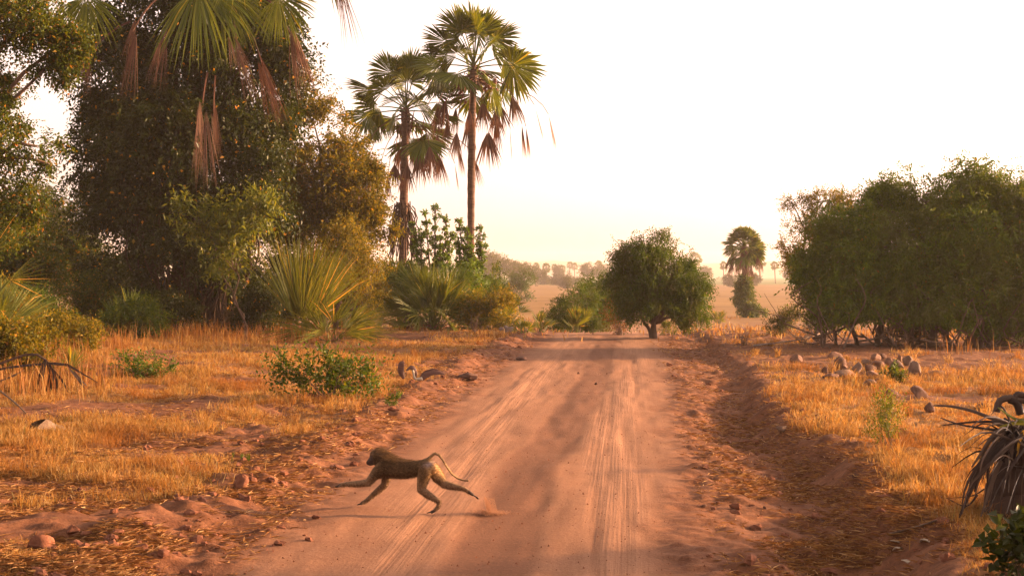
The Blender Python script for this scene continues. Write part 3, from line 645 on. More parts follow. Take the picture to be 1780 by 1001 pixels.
palm_bush('palm_bush', 'small spiky clump out on the plain between round tree and vine palm', at(1248, 562), 51, 14, .5, .75, 14, 'youngpalm', (.5, 1.5), 1.2)
shrub('shrub', 'low feathery green shrub at the left foot of the large right thicket', foot(1360, 52), 1.2, .85, .9, 52, M['olive'], 420, 8, .26, .09, .03, 'shrub', None, 34, 'bark', 10, -.3, .5, .01)
palm_bush('palm_bush', 'green tuft palm in the gap under the left side of the right thicket', foot(1452, 55), 53, 14, .55, .75, 14, 'green', (.4, 1.5), 1.2)
# the fan palm reaching in at the left edge, with explicit fronds
Yl = 33; base = foot(-55, Yl); t = thing('palm_bush', 'fan palm with stiff sunlit spikes reaching in at the left edge', 'palm bush', base); mb = MB(); rng = np.random.RandomState(3)
for px, py, d, Rr, sp, ns in [(8, 512, (1, -.1, -.05), 1.1, 2.3, 15), (-28, 470, (.55, 0, .85), 1.35, 1.3, 22), (-10, 560, (.8, -.2, -.35), .9, 1.9, 14), (-70, 440, (-.3, 0, 1), 1.4, 1.6, 22), (-100, 520, (-1, 0, .2), 1.2, 2, 18)]:
    py -= 25; h = W(px+8, py, Yl); mb.tube(curve(base, h, .2, None, 0, 7), [.03]*7, 5, False); dv = unit(np.array(d, float)); fan(mb, h, dv, unit(np.array([.1, -1, .4])), Rr, sp, ns, rng, .12, .75, .3, .2)
mb.build('fronds', M['youngpalm'], t, False)
def ribbon(mb, pts, wd, nrm=(0, -1, .2)):
    pts = np.asarray(pts, float); n = len(pts); d = unit(np.gradient(pts, axis=0)); s = unit(np.cross(d, np.broadcast_to(np.asarray(nrm, float), d.shape))); nn = np.cross(s, d)
    wd = np.broadcast_to(np.asarray(wd, float), (n,))[:, None]/2
    v = np.stack([pts-s*wd, pts+nn*wd*.5, pts+s*wd], 1).reshape(-1, 3); f = []
    for i in range(n-1):
        for j in range(2): f.append((i*3+j, i*3+j+1, i*3+3+j+1, i*3+3+j))
    mb.add(v, None, f)
# dry drooping frond at left
Yd = 25.5; t = thing('dry_frond', 'grey dead palm frond arching over and drooping into the left grass', 'dead frond', foot(-30, Yd)); mb = MB(); rng = np.random.RandomState(4)
for path, w0 in [([(-60, 660), (0, 632), (55, 615), (85, 632), (97, 660)], .05), ([(-60, 655), (20, 638), (105, 632), (140, 648), (170, 665)], .05), ([(0, 662), (25, 652), (40, 643)], .04),
        ([(78, 623), (68, 655), (58, 692)], .045), ([(82, 630), (88, 670), (82, 715)], .05), ([(85, 632), (98, 665), (94, 705)], .05), ([(80, 625), (72, 668), (76, 708)], .045), ([(90, 640), (108, 662), (118, 682)], .04), ([(120, 640), (136, 660), (148, 676)], .04), ([(128, 645), (142, 662), (152, 672)], .03), ([(86, 640), (80, 680), (66, 712)], .04), ([(92, 650), (92, 690), (88, 722)], .03)]:
    pts = smoothline([W(x, y, Yd+rng.randn()*.12) for x, y in path], 10); n = len(pts); ribbon(mb, pts, w0*np.r_[np.linspace(.7, 1, n//2), np.linspace(1, .15, n-n//2)])
mb.build('blades', M['greydead'], t, True)
# dead palm at the right edge
base = at(1765, 905); Yr = base[1]; t = thing('dead_palm', 'dead palm stump at the right edge hung with grey drooping leaves', 'dead palm', base); rng = np.random.RandomState(6)
core = MB(); k = 14; top = W(1790, 730, Yr+.15)
core.tube(curve(base-np.array([0, 0, .2]), top, 0, rng, .02, k), np.linspace(.30, .20, k)*(1+.15*rng.rand(k)), 12); core.tube(curve(W(1735, 900, Yr+.1), W(1762, 770, Yr+.1), .03, rng, .01, 8), np.linspace(.11, .07, 8), 8); core.build('trunk', M['liana'], t)
dd = MB()
for kk in range(80):
    x0 = 1745+75*rng.rand(); y0 = 725+30*rng.rand(); x1 = 1665+rng.rand()**.8*175; y1 = 790+120*rng.rand(); dy = rng.randn()*.3-.2
    if x1 < 1700: y1 = 840+55*rng.rand()
    xm = (x0*.55+x1*.45)+rng.randn()*13; pts = smoothline([W(x0, y0, Yr+dy*.4), W(xm, y0*.72+y1*.28-8, Yr+dy*.8), W(x1*.8+xm*.2, y0*.35+y1*.65, Yr+dy), W(x1, y1, Yr+dy)], 10)
    ribbon(dd, pts, (.008+.05*rng.rand()**1.8)*np.r_[np.linspace(.6, 1, 5), np.linspace(1, .2, 5)], (rng.randn()*1.2, -1, rng.randn()*.6))
for kk in range(46):
    a = math.pi*(.5+1.05*rng.rand()); r = 45+70*rng.rand(); x0 = 1768+20*rng.randn()*.6; y0 = 745+rng.rand()*70; dy = rng.randn()*.3-.25
    pts = smoothline([W(x0, y0, Yr+dy*.3), W(x0+math.cos(a)*r*.55, y0-math.sin(a)*r*.4-4, Yr+dy*.7), W(x0+math.cos(a)*r, y0-math.sin(a)*r*.55+r*.25, Yr+dy)], 8); ribbon(dd, pts, (.012+.02*rng.rand())*np.linspace(1, .15, 8), (rng.randn()*.6, -1, rng.randn()*.5))
for path, w0, dy in [([(1790, 738), (1740, 732), (1690, 714), (1650, 706), (1622, 705)], .05, -.1), ([(1780, 752), (1720, 746), (1670, 738), (1635, 726)], .035, 0), ([(1760, 735), (1700, 733), (1640, 739)], .035, -.2), ([(1745, 745), (1725, 760), (1705, 790), (1690, 812)], .05, -.3), ([(1755, 760), (1715, 800), (1690, 850), (1668, 900)], .07, -.35), ([(1700, 860), (1680, 880), (1645, 865)], .02, -.2), ([(1712, 850), (1690, 862), (1648, 866)], .015, .2), ([(1740, 800), (1722, 850), (1706, 898)], .045, -.4)]:
    pts = smoothline([W(x, y, Yr+dy) for x, y in path], 12); ribbon(dd, pts, w0*np.linspace(1, .25, 12), (0, -1, .5))
for path, w0 in [([(1733, 716), (1738, 697), (1755, 692), (1775, 695), (1800, 702)], .05), ([(1775, 720), (1768, 700), (1755, 694)], .06), ([(1764, 696), (1770, 686), (1790, 690)], .05)]:
    pts = smoothline([W(x, y, Yr-.2) for x, y in path], 12); dd.tube(pts, w0*.6, 6)
dd.build('dead_fronds', M['greydead'], t, True)
lv = MB()
for path in [[(1790, 730), (1765, 728), (1735, 708)], [(1790, 735), (1762, 736), (1738, 742)], [(1790, 745), (1775, 760), (1768, 800)]]:
    pts = smoothline([W(x, y, Yr-.35) for x, y in path], 8); ribbon(lv, pts, .05*np.linspace(1, .2, 8), (0, -1, .7))
lv.build('green_blade', M['youngpalm'], t, True)

# leafy plants of the left middle distance
def rosette_shrub(name, label, Y, stems, seed):
    rng = np.random.RandomState(seed); t = thing(name, label, 'shrub', foot(stems[0][0], Y)); st = MB(); fo = MB()
    for bx, tx, ty, dy in stems:
        p0 = foot(bx, Y+dy); p1 = W(tx, ty, Y+dy); st.tube(curve(p0, p1, 0, rng, .05, 7), np.linspace(.05, .025, 7), 5)
        for f in np.linspace(.5, 1, 7):
            for q in range(4):
                c = p0*(1-f)+p1*f+rng.randn(3)*np.array([.28, .28, .14])*(1.25-f); st.tube([p0*(1-f+.06)+p1*(f-.06), c], [.014, .008], 4, False); n = 15
                d = unit(rdir(rng, n)+np.array([0, 0, .35])); leaves(fo, np.repeat(c[None], n, 0)+rng.randn(n, 3)*.04, d, unit(rdir(rng, n)), .19*(.6+.6*rng.rand(n)), .075)
    st.build('stems', M['bark'], t); fo.build('foliage', M['rosette'], t)
rosette_shrub('shrub', 'tall shrub with rosette-tipped stems between the two tall palm trunks', 63, [(745, 718, 390, 0), (750, 740, 372, .2), (752, 757, 362, -.2), (758, 776, 382, .1), (760, 785, 410, 0), (748, 730, 412, -.2), (755, 765, 415, -.3)], 61)
rosette_shrub('shrub', 'dark shrub with rosette-tipped stems around the taller palm trunk', 62, [(818, 798, 385, 0), (820, 812, 400, -.3), (822, 835, 398, .2), (824, 836, 430, 0), (815, 795, 425, -.2), (820, 815, 430, -.5), (822, 825, 450, -.6), (816, 800, 460, -.4)], 62)
for i, (px, Y, w_, h_, lab, mk, ns, L) in enumerate([
        (838, 57.5, 2.6, 1.9, 'sunny yellow-green shrub right of the rounded fan palm clump', 'yellow', 1000, .11),
        (800, 60, 2.2, 2.9, 'dim leafy shrub behind the rounded fan palm clump', 'rosette', 700, .13),
        (872, 62, 2.2, 1.7, 'second yellow-green shrub, nearer the road end', 'yellow', 700, .11),
        (712, 61, 1.6, 2.2, 'dark narrow bush between the fan palm clumps', 'mid', 500, .12),
        (640, 58, 1.6, 2.8, 'tawny bush left of the bare patch of earth', 'yellow', 600, .1),
        (850, 70, 3.0, 2.6, 'leafy bush behind the yellow-green shrubs', 'green', 700, .13)]):
    shrub('shrub', lab, foot(px, Y), w_, h_, w_*.8, 70+i, M[mk], ns, 8, .34, L, L*.45, 'shrub', None, 40, 'bark', 8, .0, .5, .02)
shrub('shrub', 'low dark-green leafy shrub alone in the golden grass at left', at(575, 696), 1.95, .72, 1.2, 81, M['green'], 300, 8, .34, .085, .042, 'shrub', None, 22, 'bark', 12, -.25, .55, .012, .2)
shrub('shrub', 'trailing low green plant in the grass left of the leafy shrub', at(255, 655), 1.7, .35, .8, 82, M['mid'], 130, 7, .25, .08, .045, 'shrub', None, 16, 'bark', 8, -.1, .5, .008)
shrub('shrub', 'thin yellow-green sapling shrub in the right grass before the stones', at(1548, 782), .42, .66, .4, 83, M['bright'], 170, 8, .16, .04, .014, 'shrub', None, 26, 'wood', 12, -.8, .55, .005, .22)
shrub('seedling', 'small bright seedling among the stones', at(1552, 664), .5, .32, .4, 84, M['green'], 70, 7, .14, .07, .035, 'seedling', None, 12, 'bark', 5, -.5, .5, .006)
shrub('seedling', 'slight green seedling at the verge right of the leafy shrub', at(692, 712), .35, .25, .3, 85, M['green'], 34, 6, .1, .05, .025, 'seedling', None, 8, 'bark', 4, -.5, .5, .005)
shrub('plant', 'broad-leaved green plant in the lower right corner', at(1775, 1008), .42, .36, .4, 86, M['vine'], 80, 6, .16, .085, .065, 'plant', None, 20, 'bark', 8, -.1, .5, .006)
shrub('bush', 'mounded grey-green bush at the left shoulder of the round tree', foot(1010, 66), 2.7, 2.3, 2.4, 87, M['mid'], 1700, 8, .3, .09, .04, 'bush', None, 60, 'bark', 8, .1, .5, .02)
shrub('bush', 'dark bush leaning out behind the round tree at its left', foot(1045, 72), 3.2, 3.2, 2.4, 88, M['mid'], 1900, 8, .36, .1, .05, 'bush', None, 60, 'bark', 8, .1, .5, .025)
shrub('bush', 'sparse dark bush spreading low, left of the mounded bush', foot(968, 76), 2.4, 1.8, 1.5, 89, M['mid'], 420, 8, .3, .1, .05, 'bush', None, 30, 'bark', 8, .1, .5, .02)
shrub('shrub', 'dry russet shrub under the left hem of the round tree', foot(1076, 55.5), 1.6, 1.3, 1.0, 90, M['russet'], 260, 7, .26, .07, .035, 'shrub', None, 36, 'wood', 22, -.2, .5, .009)
shrub('shrub', 'small green shrub left of the russet one at the road end', foot(1030, 56), .6, .5, .5, 91, M['green'], 130, 7, .16, .06, .03, 'shrub', None, 14, 'bark', 6, -.3, .5, .008)
shrub('shrub', 'yellow-green shrub at the right of the round tree trunk', foot(1158, 56.5), .8, .55, .5, 92, M['bright'], 160, 7, .18, .06, .03, 'shrub', None, 16, 'bark', 6, -.2, .5, .008)
shrub('shrub', 'dry thin shrub hanging under the right hem of the round tree', foot(1190, 57.5), 1.5, 1.3, 1.2, 93, M['airy'], 260, 7, .3, .06, .025, 'shrub', None, 26, 'wood', 14, .2, .6, .008)

# round tree at the end of the road
base = at(1136, 588); Y = base[1]
bl = pxblobs(Y, [(1140, 470, 0, 62, 48, 1.3, 2), (1100, 485, 0, 45, 50, 1.1, 1.4), (1188, 492, 0, 38, 42, 1.0, 1.2), (1152, 432, 0, 22, 22, .6, .6), (1100, 450, 0, 22, 24, .6, .5), (1182, 455, 0, 18, 14, .5, .3), (1140, 520, -.3, 70, 26, 1.1, 1.2), (1205, 505, 0, 26, 36, .7, .6), (1075, 505, 0, 24, 42, .8, .7), (1172, 535, 0, 50, 20, .9, .6), (1228, 500, 0, 9, 12, .25, .12), (1110, 535, 0, 35, 18, .8, .5), (1195, 550, -.2, 30, 12, .7, .25)])
t5 = broad_tree('round_tree', 'dark round-crowned tree standing where the road tops the rise', 'tree', base, bl, [(0, 0, W(1136, 545, Y), .11, .09), (.05, 0, W(1108, 535, Y), .07, .05), (.02, .1, 0, .10, .05)], M['mid'], M['bark'], 16, 105, 6300, 8, .42, .10, .042, .45, None, .21, .3, .8, .01, keepout=lambda P: P[:, 2] > .2+.85*np.exp(-((P[:, 0]-5.35)/.65)**2)+.8*(fbm(P[:, 0]*2.2, P[:, 1]*2, 3)-.5))
rng = np.random.RandomState(2); mb = MB(); fl = MB()
for px, py, tx, ty in [(1100, 440, 1062, 412), (1120, 430, 1112, 408), (1150, 420, 1152, 400), (1180, 450, 1205, 430), (1165, 435, 1178, 418), (1085, 455, 1080, 425), (1135, 428, 1130, 412)]:
    p = curve(W(px, py+15, Y), W(tx, ty, Y), .03, rng, .03, 7); mb.tube(p, np.linspace(.02, .006, 7), 4)
    n = 26; o = p[rng.randint(2, 7, n)]+rng.randn(n, 3)*.05; leaves(fl, o, rdir(rng, n), rdir(rng, n), .08, .03)
mb.build('twigs', M['wood'], t5); fl.build('leaves', M['airy'], t5)

# vine-clad palm out on the plain
base = at(1298, 552); Y = base[1]
fan_palm('palm_tree', 'shaggy palm standing alone on the plain, its trunk wrapped in green creeper', base, W(1293, 428, Y), .36, .30, 23, 46, 16, 1.1, 1.15, 18, None, 0, 1.5, els=(-.7, 1.45), spread=3.4)
t = thing('climber', 'green creeper smothering the lower trunk of the shaggy plain palm', 'climber', base+np.array([.1, -.3, 0])); fo = MB(); rng = np.random.RandomState(9)
crown(rng, fo, pxblobs(Y-.2, [(1293, 505, 0, 11, 18, .8, 1.2), (1297, 525, 0, 14, 20, .9, 1.3), (1305, 540, 0, 18, 12, 1.0, 1), (1320, 545, 0, 10, 7, .6, .4), (1285, 515, 0, 8, 12, .6, .5), (1292, 488, 0, 8, 10, .6, .5)]), 60, 1100, 7, .4, .2, .11, .3, .25)
fo.build('foliage', M['green'], t)

# ------------------------------------------------------------------ the large thicket on the right
base = foot(1690, 45.5); Y = 45.5
bl = pxblobs(Y, [(1455, 450, 0, 62, 70, 1.5), (1530, 430, 0, 85, 85, 2.0), (1620, 405, .3, 95, 90, 2.2), (1720, 400, 0, 95, 95, 2.2), (1810, 420, 0, 95, 105, 2.2), (1425, 500, 0, 42, 42, 1.1), (1500, 515, -.5, 80, 42, 1.6), (1600, 510, -.6, 85, 50, 1.8), (1700, 505, -.6, 90, 60, 1.8), (1790, 510, -.4, 90, 70, 1.8),
                 (1485, 390, .2, 55, 40, 1.3), (1565, 475, -.3, 60, 50, 1.6), (1600, 345, .5, 60, 38, 1.2), (1690, 330, .5, 60, 36, 1.3), (1540, 365, .5, 45, 35, 1.0), (1780, 350, .3, 60, 40, 1.3), (1890, 450, 0, 70, 110, 2.0), (1545, 325, .8, 30, 18, .5, .4), (1400, 470, .2, 18, 30, .6, .5), (1655, 300, .5, 12, 8, .3, .08), (1770, 320, .3, 25, 18, .6, .3)])
bl[:, 6] = np.where(bl[:, 6] < .41, bl[:, 6], bl[:, 6]*1.4)
stems = [(0, 0, 3, .26, .14), (-2.9, .1, 1, .10, .07), (-3.5, .4, 0, .07, .05), (-1.2, .2, 2, .12, .08), (1.0, .2, 4, .15, .1), (-2.5, -.1, 6, .07, .04), (-.6, -.3, 7, .09, .05), (.4, -.4, 8, .1, .05), (1.6, -.3, 9, .1, .06), (-4.2, .0, 5, .05, .03), (.7, .3, 3, .1, .06), (-1.8, .5, 2, .08, .05)]
t7 = broad_tree('thicket_tree', 'huge dark spreading thicket tree filling the right side', 'tree', base, bl, stems, M['dense'], M['bark'], 17, 260, 26000, 9, .44, .115, .048, .5, None, .25, .28, .85, .012, keepout=lambda P: P[:, 2] > .15+np.interp(P[:, 0], [8.5, 9.5, 11, 13.5, 15, 17], [.3, .5, .7, .5, .1, .0])+.75*(fbm(P[:, 0]*1.4, P[:, 1]*1.4, 3)-.5))
rng = np.random.RandomState(31); mb = MB()
for k in range(90):                                # the tangle of bare boughs beneath
    x0 = 1420+rng.rand()*420; y0 = Y+rng.randn()*.9-.4; f = foot(x0, y0); e = f+np.array([rng.randn()*.8, rng.randn()*.5, .6+1.3*rng.rand()])
    m = (f+e)/2+rng.randn(3)*.3; mb.tube(smoothline([f+np.array([0, 0, .0+.5*rng.rand()]), m, e+rng.randn(3)*.2, e+np.array([rng.randn()*.5, 0, .4])], 10), np.linspace(.028, .008, 10)*(.5+rng.rand()), 4)
mb.build('boughs', M['bark'], t7)
for px, ns, hh, lab in [(1600, 800, 1.1, 'dim undergrowth bush beneath the middle of the right thicket'), (1735, 1000, 1.7, 'dim undergrowth bush beneath the right end of the right thicket'), (1830, 1000, 1.9, 'dim undergrowth bush beyond the right edge under the thicket')]:
    shrub('bush', lab, foot(px, 47.2), 2.6, hh, 1.6, 200+px, M['airy' if px == 1510 else 'vine'], ns, 7, .3, .08, .035, 'bush', None, 40, 'bark', 14, .2, .5, .015)
bl = pxblobs(58, [(1400, 385, 0, 36, 36, 1.0, 1), (1440, 350, 0, 34, 20, .8, .8), (1480, 350, 0, 32, 22, .8, .8), (1378, 425, 0, 22, 20, .6, .5), (1425, 420, 0, 36, 40, 1.0, 1), (1375, 350, 0, 16, 12, .5, .3), (1390, 455, 0, 25, 20, .7, .5)])
broad_tree('tree', 'airy tawny tree showing behind the left shoulder of the right thicket', 'tree', foot(1430, 58), bl, [(0, 0, 4, .12, .07), (.3, .2, 2, .1, .05)], M['airy'], M['bark'], 18, 100, 1700, 8, .36, .095, .045, .2, None, .2, .5, .8, .01)
palm_bush('palm_bush', 'small fan palm sticking out of the left flank of the right thicket', W(1395, 470, 50), 54, 8, .3, .5, 16, 'palm', (.2, 1.5), 2.0, cat='palm')
def bare_shrub(label, base, h_, w_, seed, n=30, m='greybark'):
    rng = np.random.RandomState(seed); t = thing('bare_shrub', label, 'bare shrub', base); mb = MB()
    for k in range(n):
        a = rng.rand()*6.28; e = base+np.array([math.cos(a)*w_*.5*rng.rand()**.5, math.sin(a)*w_*.4*rng.rand(), h_*(.4+.6*rng.rand())]); p = curve(base+rng.randn(3)*.05*np.array([1, 1, 0]), e, .05, rng, .05*h_, 7); r = .018*h_**.5
        mb.tube(p, np.linspace(r, r*.3, 7), 4)
        for q in range(4):
            s = p[2+q]; mb.tube(curve(s, s+unit(rng.randn(3)+np.array([0, 0, .5]))*h_*.28, 0, rng, .01, 5), np.linspace(r*.4, r*.15, 5), 3, False)
    mb.build('branches', M[m], t); return t
bare_shrub('leafless grey shrub with tangled twigs left of the right thicket', foot(1425, 48), 1.3, 1.9, 101, 34)
bare_shrub('low leafless twigs fallen over at the thicket foot', foot(1395, 46.5), .5, 2.0, 102, 16)
bare_shrub('small dry stump of twigs by the ditch end', at(1293, 600), .5, .45, 103, 12, 'wood')
bare_shrub('leafless dark twigs leaning at the right end of the bare earth patch', foot(826, 53), .9, .7, 104, 10, 'bark')
bare_shrub('leafless twigs standing under the left thicket edge', foot(395, 48.5), 1.3, 1.5, 105, 16, 'wood')
bare_shrub('fallen grey branches heaped left of the climber tree', foot(165, 47.5), .6, 1.8, 106, 22, 'greybark')

bl = []  # unseen tree, added right of the view to shade the foreground road
for k in range(9): bl.append([22.6+1.3*math.sin(k*2.4), 17.4+1.1*math.cos(k*2.4)*.8, 3.4+.55*k, 1.1, 1.1, .8, 1])
broad_tree('tree', 'unseen tree added outside the right edge to cast shade across the road', 'tree', np.array([22.6, 17.4, float(gz(22.6, 17.4))]), np.array(bl), [(0, 0, 4, .14, .08)], M['airy'], M['bark'], 19, 50, 800, 8, .4, .13, .06, .2)

# ------------------------------------------------------------------ far trees and palms
far = [ # px, crown-centre py, base py, label
 (990, 460, 488, 'hazy far palm with the broadest crown in the row left of the round tree'), (999, 462, 488, 'hazy far palm close behind the broadest-crowned one'), (949, 465, 492, 'slim hazy far palm nearest to the far trees at left'),
 (963, 464, 491, 'hazy far palm with a stout trunk in the middle of the row'), (978, 466, 490, 'small hazy far palm between the stout one and the broadest one'), (1040, 461, 489, 'hazy far palm left of the round tree, second in from it'),
 (1060, 463, 489, 'hazy far palm right against the round tree crown'), (932, 462, 489, 'hazy far palm rising at the right of the far trees'), (1208, 450, 489, 'lone hazy far palm just right of the round tree'),
 (1258, 460, 493, 'hazy far palm at the left of the shaggy plain palm'), (1284, 462, 491, 'hazy far palm mostly hidden behind the shaggy plain palm'), (1322, 455, 492, 'leaning hazy far palm just right of the shaggy plain palm'), (1348, 460, 493, 'hazy far palm with bent trunk nearest the right thicket')]
protos = []
def copy_tree(o, parent=None):
    c = o.copy(); COL.objects.link(c)
    if parent is not None: c.parent = parent
    for ch in list(o.children):
        d = ch.copy(); COL.objects.link(d); d.parent = c
    return c
rng = np.random.RandomState(12)
for i, (px, cy, by, lab) in enumerate(far):
    p = at(px, by, 150); Yf = p[1]; hgt = (H+(HY-cy)/F*Yf)-p[2]
    if len(protos) < 3:
        o = fan_palm('palm_tree', lab, p, p+np.array([rng.randn()*.4, 0, hgt]), .28, .22, 300+i, 24, 6, 1.5, 1.35, 12, 'far palms on the plain', 0, 1.5, els=(-.8, 1.4)); protos.append((o, hgt))
    else:
        src, h0 = protos[i % 3]; o = copy_tree(src); o.location = p; o.rotation_euler = (0, 0, rng.rand()*6.28) if i not in (11, 12) else (0, R(4), 2.); s = hgt/h0; o.scale = (s, s, s); o['label'] = lab
    o['group'] = 'far palms on the plain'
fb = [(868, 458, 470, 26, 20, 'tall hazy far tree beside the taller palm'), (893, 463, 480, 22, 16, 'hazy far tree, second from the taller palm'), (912, 465, 490, 20, 15, 'hazy far tree, third from the taller palm'), (932, 467, 500, 16, 13, 'small hazy far tree, last before the far palms'), (848, 455, 460, 24, 22, 'hazy far tree mostly hidden by the taller palm shrub'), (1085, 464, 620, 14, 11, 'hazy far tree just over the left of the round tree'), (1022, 466, 640, 18, 13, 'low hazy far tree between the far palm row and the round tree'), (1045, 467, 660, 16, 12, 'low hazy far tree touching the left of the round tree'), (1225, 468, 750, 18, 10, 'low hazy far tree right of the round tree'), (972, 469, 700, 22, 11, 'low hazy far tree behind the middle of the far palm row'), (1372, 470, 700, 14, 9, 'low hazy far tree beside the right thicket')]
proto = None
for i, (px, py, Yf, rx, ry, lab) in enumerate(fb):
    if proto is None:
        bl = pxblobs(Yf, [(px, py, 0, rx*.8, ry*.7, 3, 1), (px-rx*.5, py+8, 0, rx*.6, ry*.6, 2.5, 1), (px+rx*.55, py+6, 0, rx*.55, ry*.6, 2.5, 1), (px, py+16, 0, rx*.8, ry*.6, 2.5, 1)])
        proto = o = broad_tree('far_tree', lab, 'tree', foot(px, Yf), bl, [(0, 0, 0, .35, .2), (.8, 0, 2, .2, .1)], M['olive'], M['bark'], 401, 70, 1100, 7, 1.0, .42, .24, .1, 'far trees left of the palms'); k0 = Yf*ry
    else:
        o = copy_tree(proto); s = Yf*ry/k0; o.location = foot(px, Yf); o.scale = (s*(.9+.25*rng.rand()), s, s); o.rotation_euler = (0, 0, i*1.9); o['label'] = lab
# bushes of the plain
for i, (px, by, w_, h_, lab, mk) in enumerate([(900, 524, 6.2, 4.3, 'dark round bush on the plain left of the mounded bush', 'mid'), (866, 524, 5.0, 3.8, 'dark bush adjoining the round bush on the plain', 'mid'), (1270, 499, 7.0, 4.2, 'hazy dark mound of bush left of the shaggy plain palm', 'olive'), (1310, 497, 4.5, 4.2, 'hazy square-topped bush right of the shaggy plain palm', 'olive'),
        (948, 495, 5.5, 4, 'hazy bush at the foot of the slim far palm', 'olive'), (967, 496, 6.5, 4, 'hazy bush at the foot of the stout far palm', 'olive'), (985, 496, 7.0, 5, 'hazy bush at the foot of the broadest far palm', 'olive'), (981, 502, 4.0, 3, 'small bush standing forward on the sandy plain', 'olive'), (1003, 495, 5, 2.5, 'low hazy bush right of the broadest far palm', 'olive'), (1052, 496, 7, 4, 'hazy bush behind the left of the round tree', 'olive')]):
    p = at(px, by, 70); Lf = .1*max(1, p[1]/130)
    shrub('bush', lab, p, w_, h_, w_*.8, 500+i, M[mk], 1500 if i < 2 else 500, 8, .35*max(1, p[1]/200), Lf, Lf*.5, 'bush', None, 40, 'bark', 6, .1, .45, .03)

# ------------------------------------------------------------------ stones, sticks, husks
def stone(name, label, base, w_, h_, d_, seed, mk, yaw=0, tilt=0, flat=0, group=None, cat='stone', sharp=.25):
    rng = np.random.RandomState(seed); v, f3, f4 = ball((0, 0, 0), 1, 14, 20)
    for k in range(10):                              # knock flats off it
        n = rdir(rng, 1)[0]; dd = .42+.35*rng.rand(); s = v@n; v = v-np.maximum(s-dd, 0)[:, None]*n*.97
    nz = np.array([mnoise.fractal(Vector(p*1.6+seed), 1, 2, 4) for p in v]); v = v*(1+sharp*.35*nz)[:, None]
    v = v*np.array([w_/2/.85, d_/2/.85, h_/2/.85])
    Rm = np.array(Matrix.Rotation(yaw, 3, 'Z') @ Matrix.Rotation(tilt, 3, 'Y')); v = v@Rm.T
    v *= np.array([w_, d_, h_])/np.maximum(np.ptp(v, axis=0), 1e-6) if abs(tilt) < .2 else 1
    v[:, 2] += -v[:, 2].min()-h_*.2; o = mesh_obj(name, v, np.array(f3), np.array(f4), M[mk]); o.location = base
    return tag(o, label, cat, group)
G_ = 'stones lying right of the road'
for i, (px, by, wp, hp, mk, tilt, lab) in enumerate([
    (1384, 630, 22, 15, 'stone', 0, 'reddish boulder alone left of the stone heap'), (1449, 622, 27, 11, 'stone', .1, 'long low reddish stone at the back left of the heap'), (1460, 640, 26, 19, 'darkstone', -.5, 'dark slab stone leaning up at the left of the heap'), (1434, 648, 11, 11, 'darkstone', 0, 'small dark stone at the far left of the heap'),
    (1443, 657, 29, 8, 'darkstone', 0, 'flat dark stone nearly sunk at the left front of the heap'), (1468, 657, 42, 15, 'palestone', .05, 'long pale grey stone across the left front of the heap'), (1489, 650, 21, 19, 'palestone', .3, 'pale grey stone standing at the right end of the long pale one'), (1465, 642, 20, 8, 'stone', 0, 'small reddish stone between the leaning slab and the long pale stone'),
    (1520, 626, 20, 12, 'stone', 0, 'rounded reddish stone at the back of the heap'), (1533, 624, 13, 10, 'darkstone', 0, 'small dark stone behind the rounded reddish one'), (1509, 636, 21, 12, 'palestone', 0, 'pale flat-topped stone in the middle of the heap'), (1528, 642, 28, 17, 'stone', .15, 'large brownish stone in the middle of the heap'),
    (1513, 646, 21, 13, 'darkstone', 0, 'dark stone in front of the pale flat-topped one'), (1543, 634, 18, 13, 'stone', -.2, 'reddish stone behind the right middle of the heap'), (1559, 643, 25, 16, 'palestone', .2, 'grey stone right of the seedling'), (1564, 631, 9, 16, 'stone', 0, 'thin upright red stone at the back right of the heap'),
    (1579, 635, 22, 15, 'palestone', .2, 'pale smooth stone behind the big white-faced stone'), (1592, 650, 26, 22, 'palestone', .5, 'big white-faced stone at the right end of the heap'), (1520, 658, 26, 14, 'stone', 0, 'blocky reddish stone in front of the heap'), (1527, 668, 12, 12, 'stone', 0, 'small upright stone with a sunlit face at the heap front'),
    (1510, 671, 22, 13, 'palestone', 0, 'pale rounded stone nearest the road in the heap'), (1548, 690, 23, 16, 'darkstone', 0, 'dark stone in the grass below the heap'), (1599, 690, 31, 20, 'darkstone', 0, 'largest dark round stone in the right grass'), (1614, 716, 23, 17, 'darkstone', .5, 'pointed dark stone by the tip of the dead stalk'),
    (1711, 713, 31, 12, 'darkstone', 0, 'flat dark stone left of the dead palm top'), (1454, 689, 9, 11, 'darkstone', .4, 'small shard of stone upright in the grass'), (1360, 750, 18, 10, 'palestone', 0, 'pale stone lying in the ditch'), (1545, 709, 14, 8, 'palestone', 0, 'small grey stone behind the sapling shrub')]):
    p = at(px, by); k = p[1]/F
    stone('stone', lab, p, wp*k*1.05, hp*k*1.2, wp*k*.75, 600+i, mk, i*.9, tilt, group=G_)
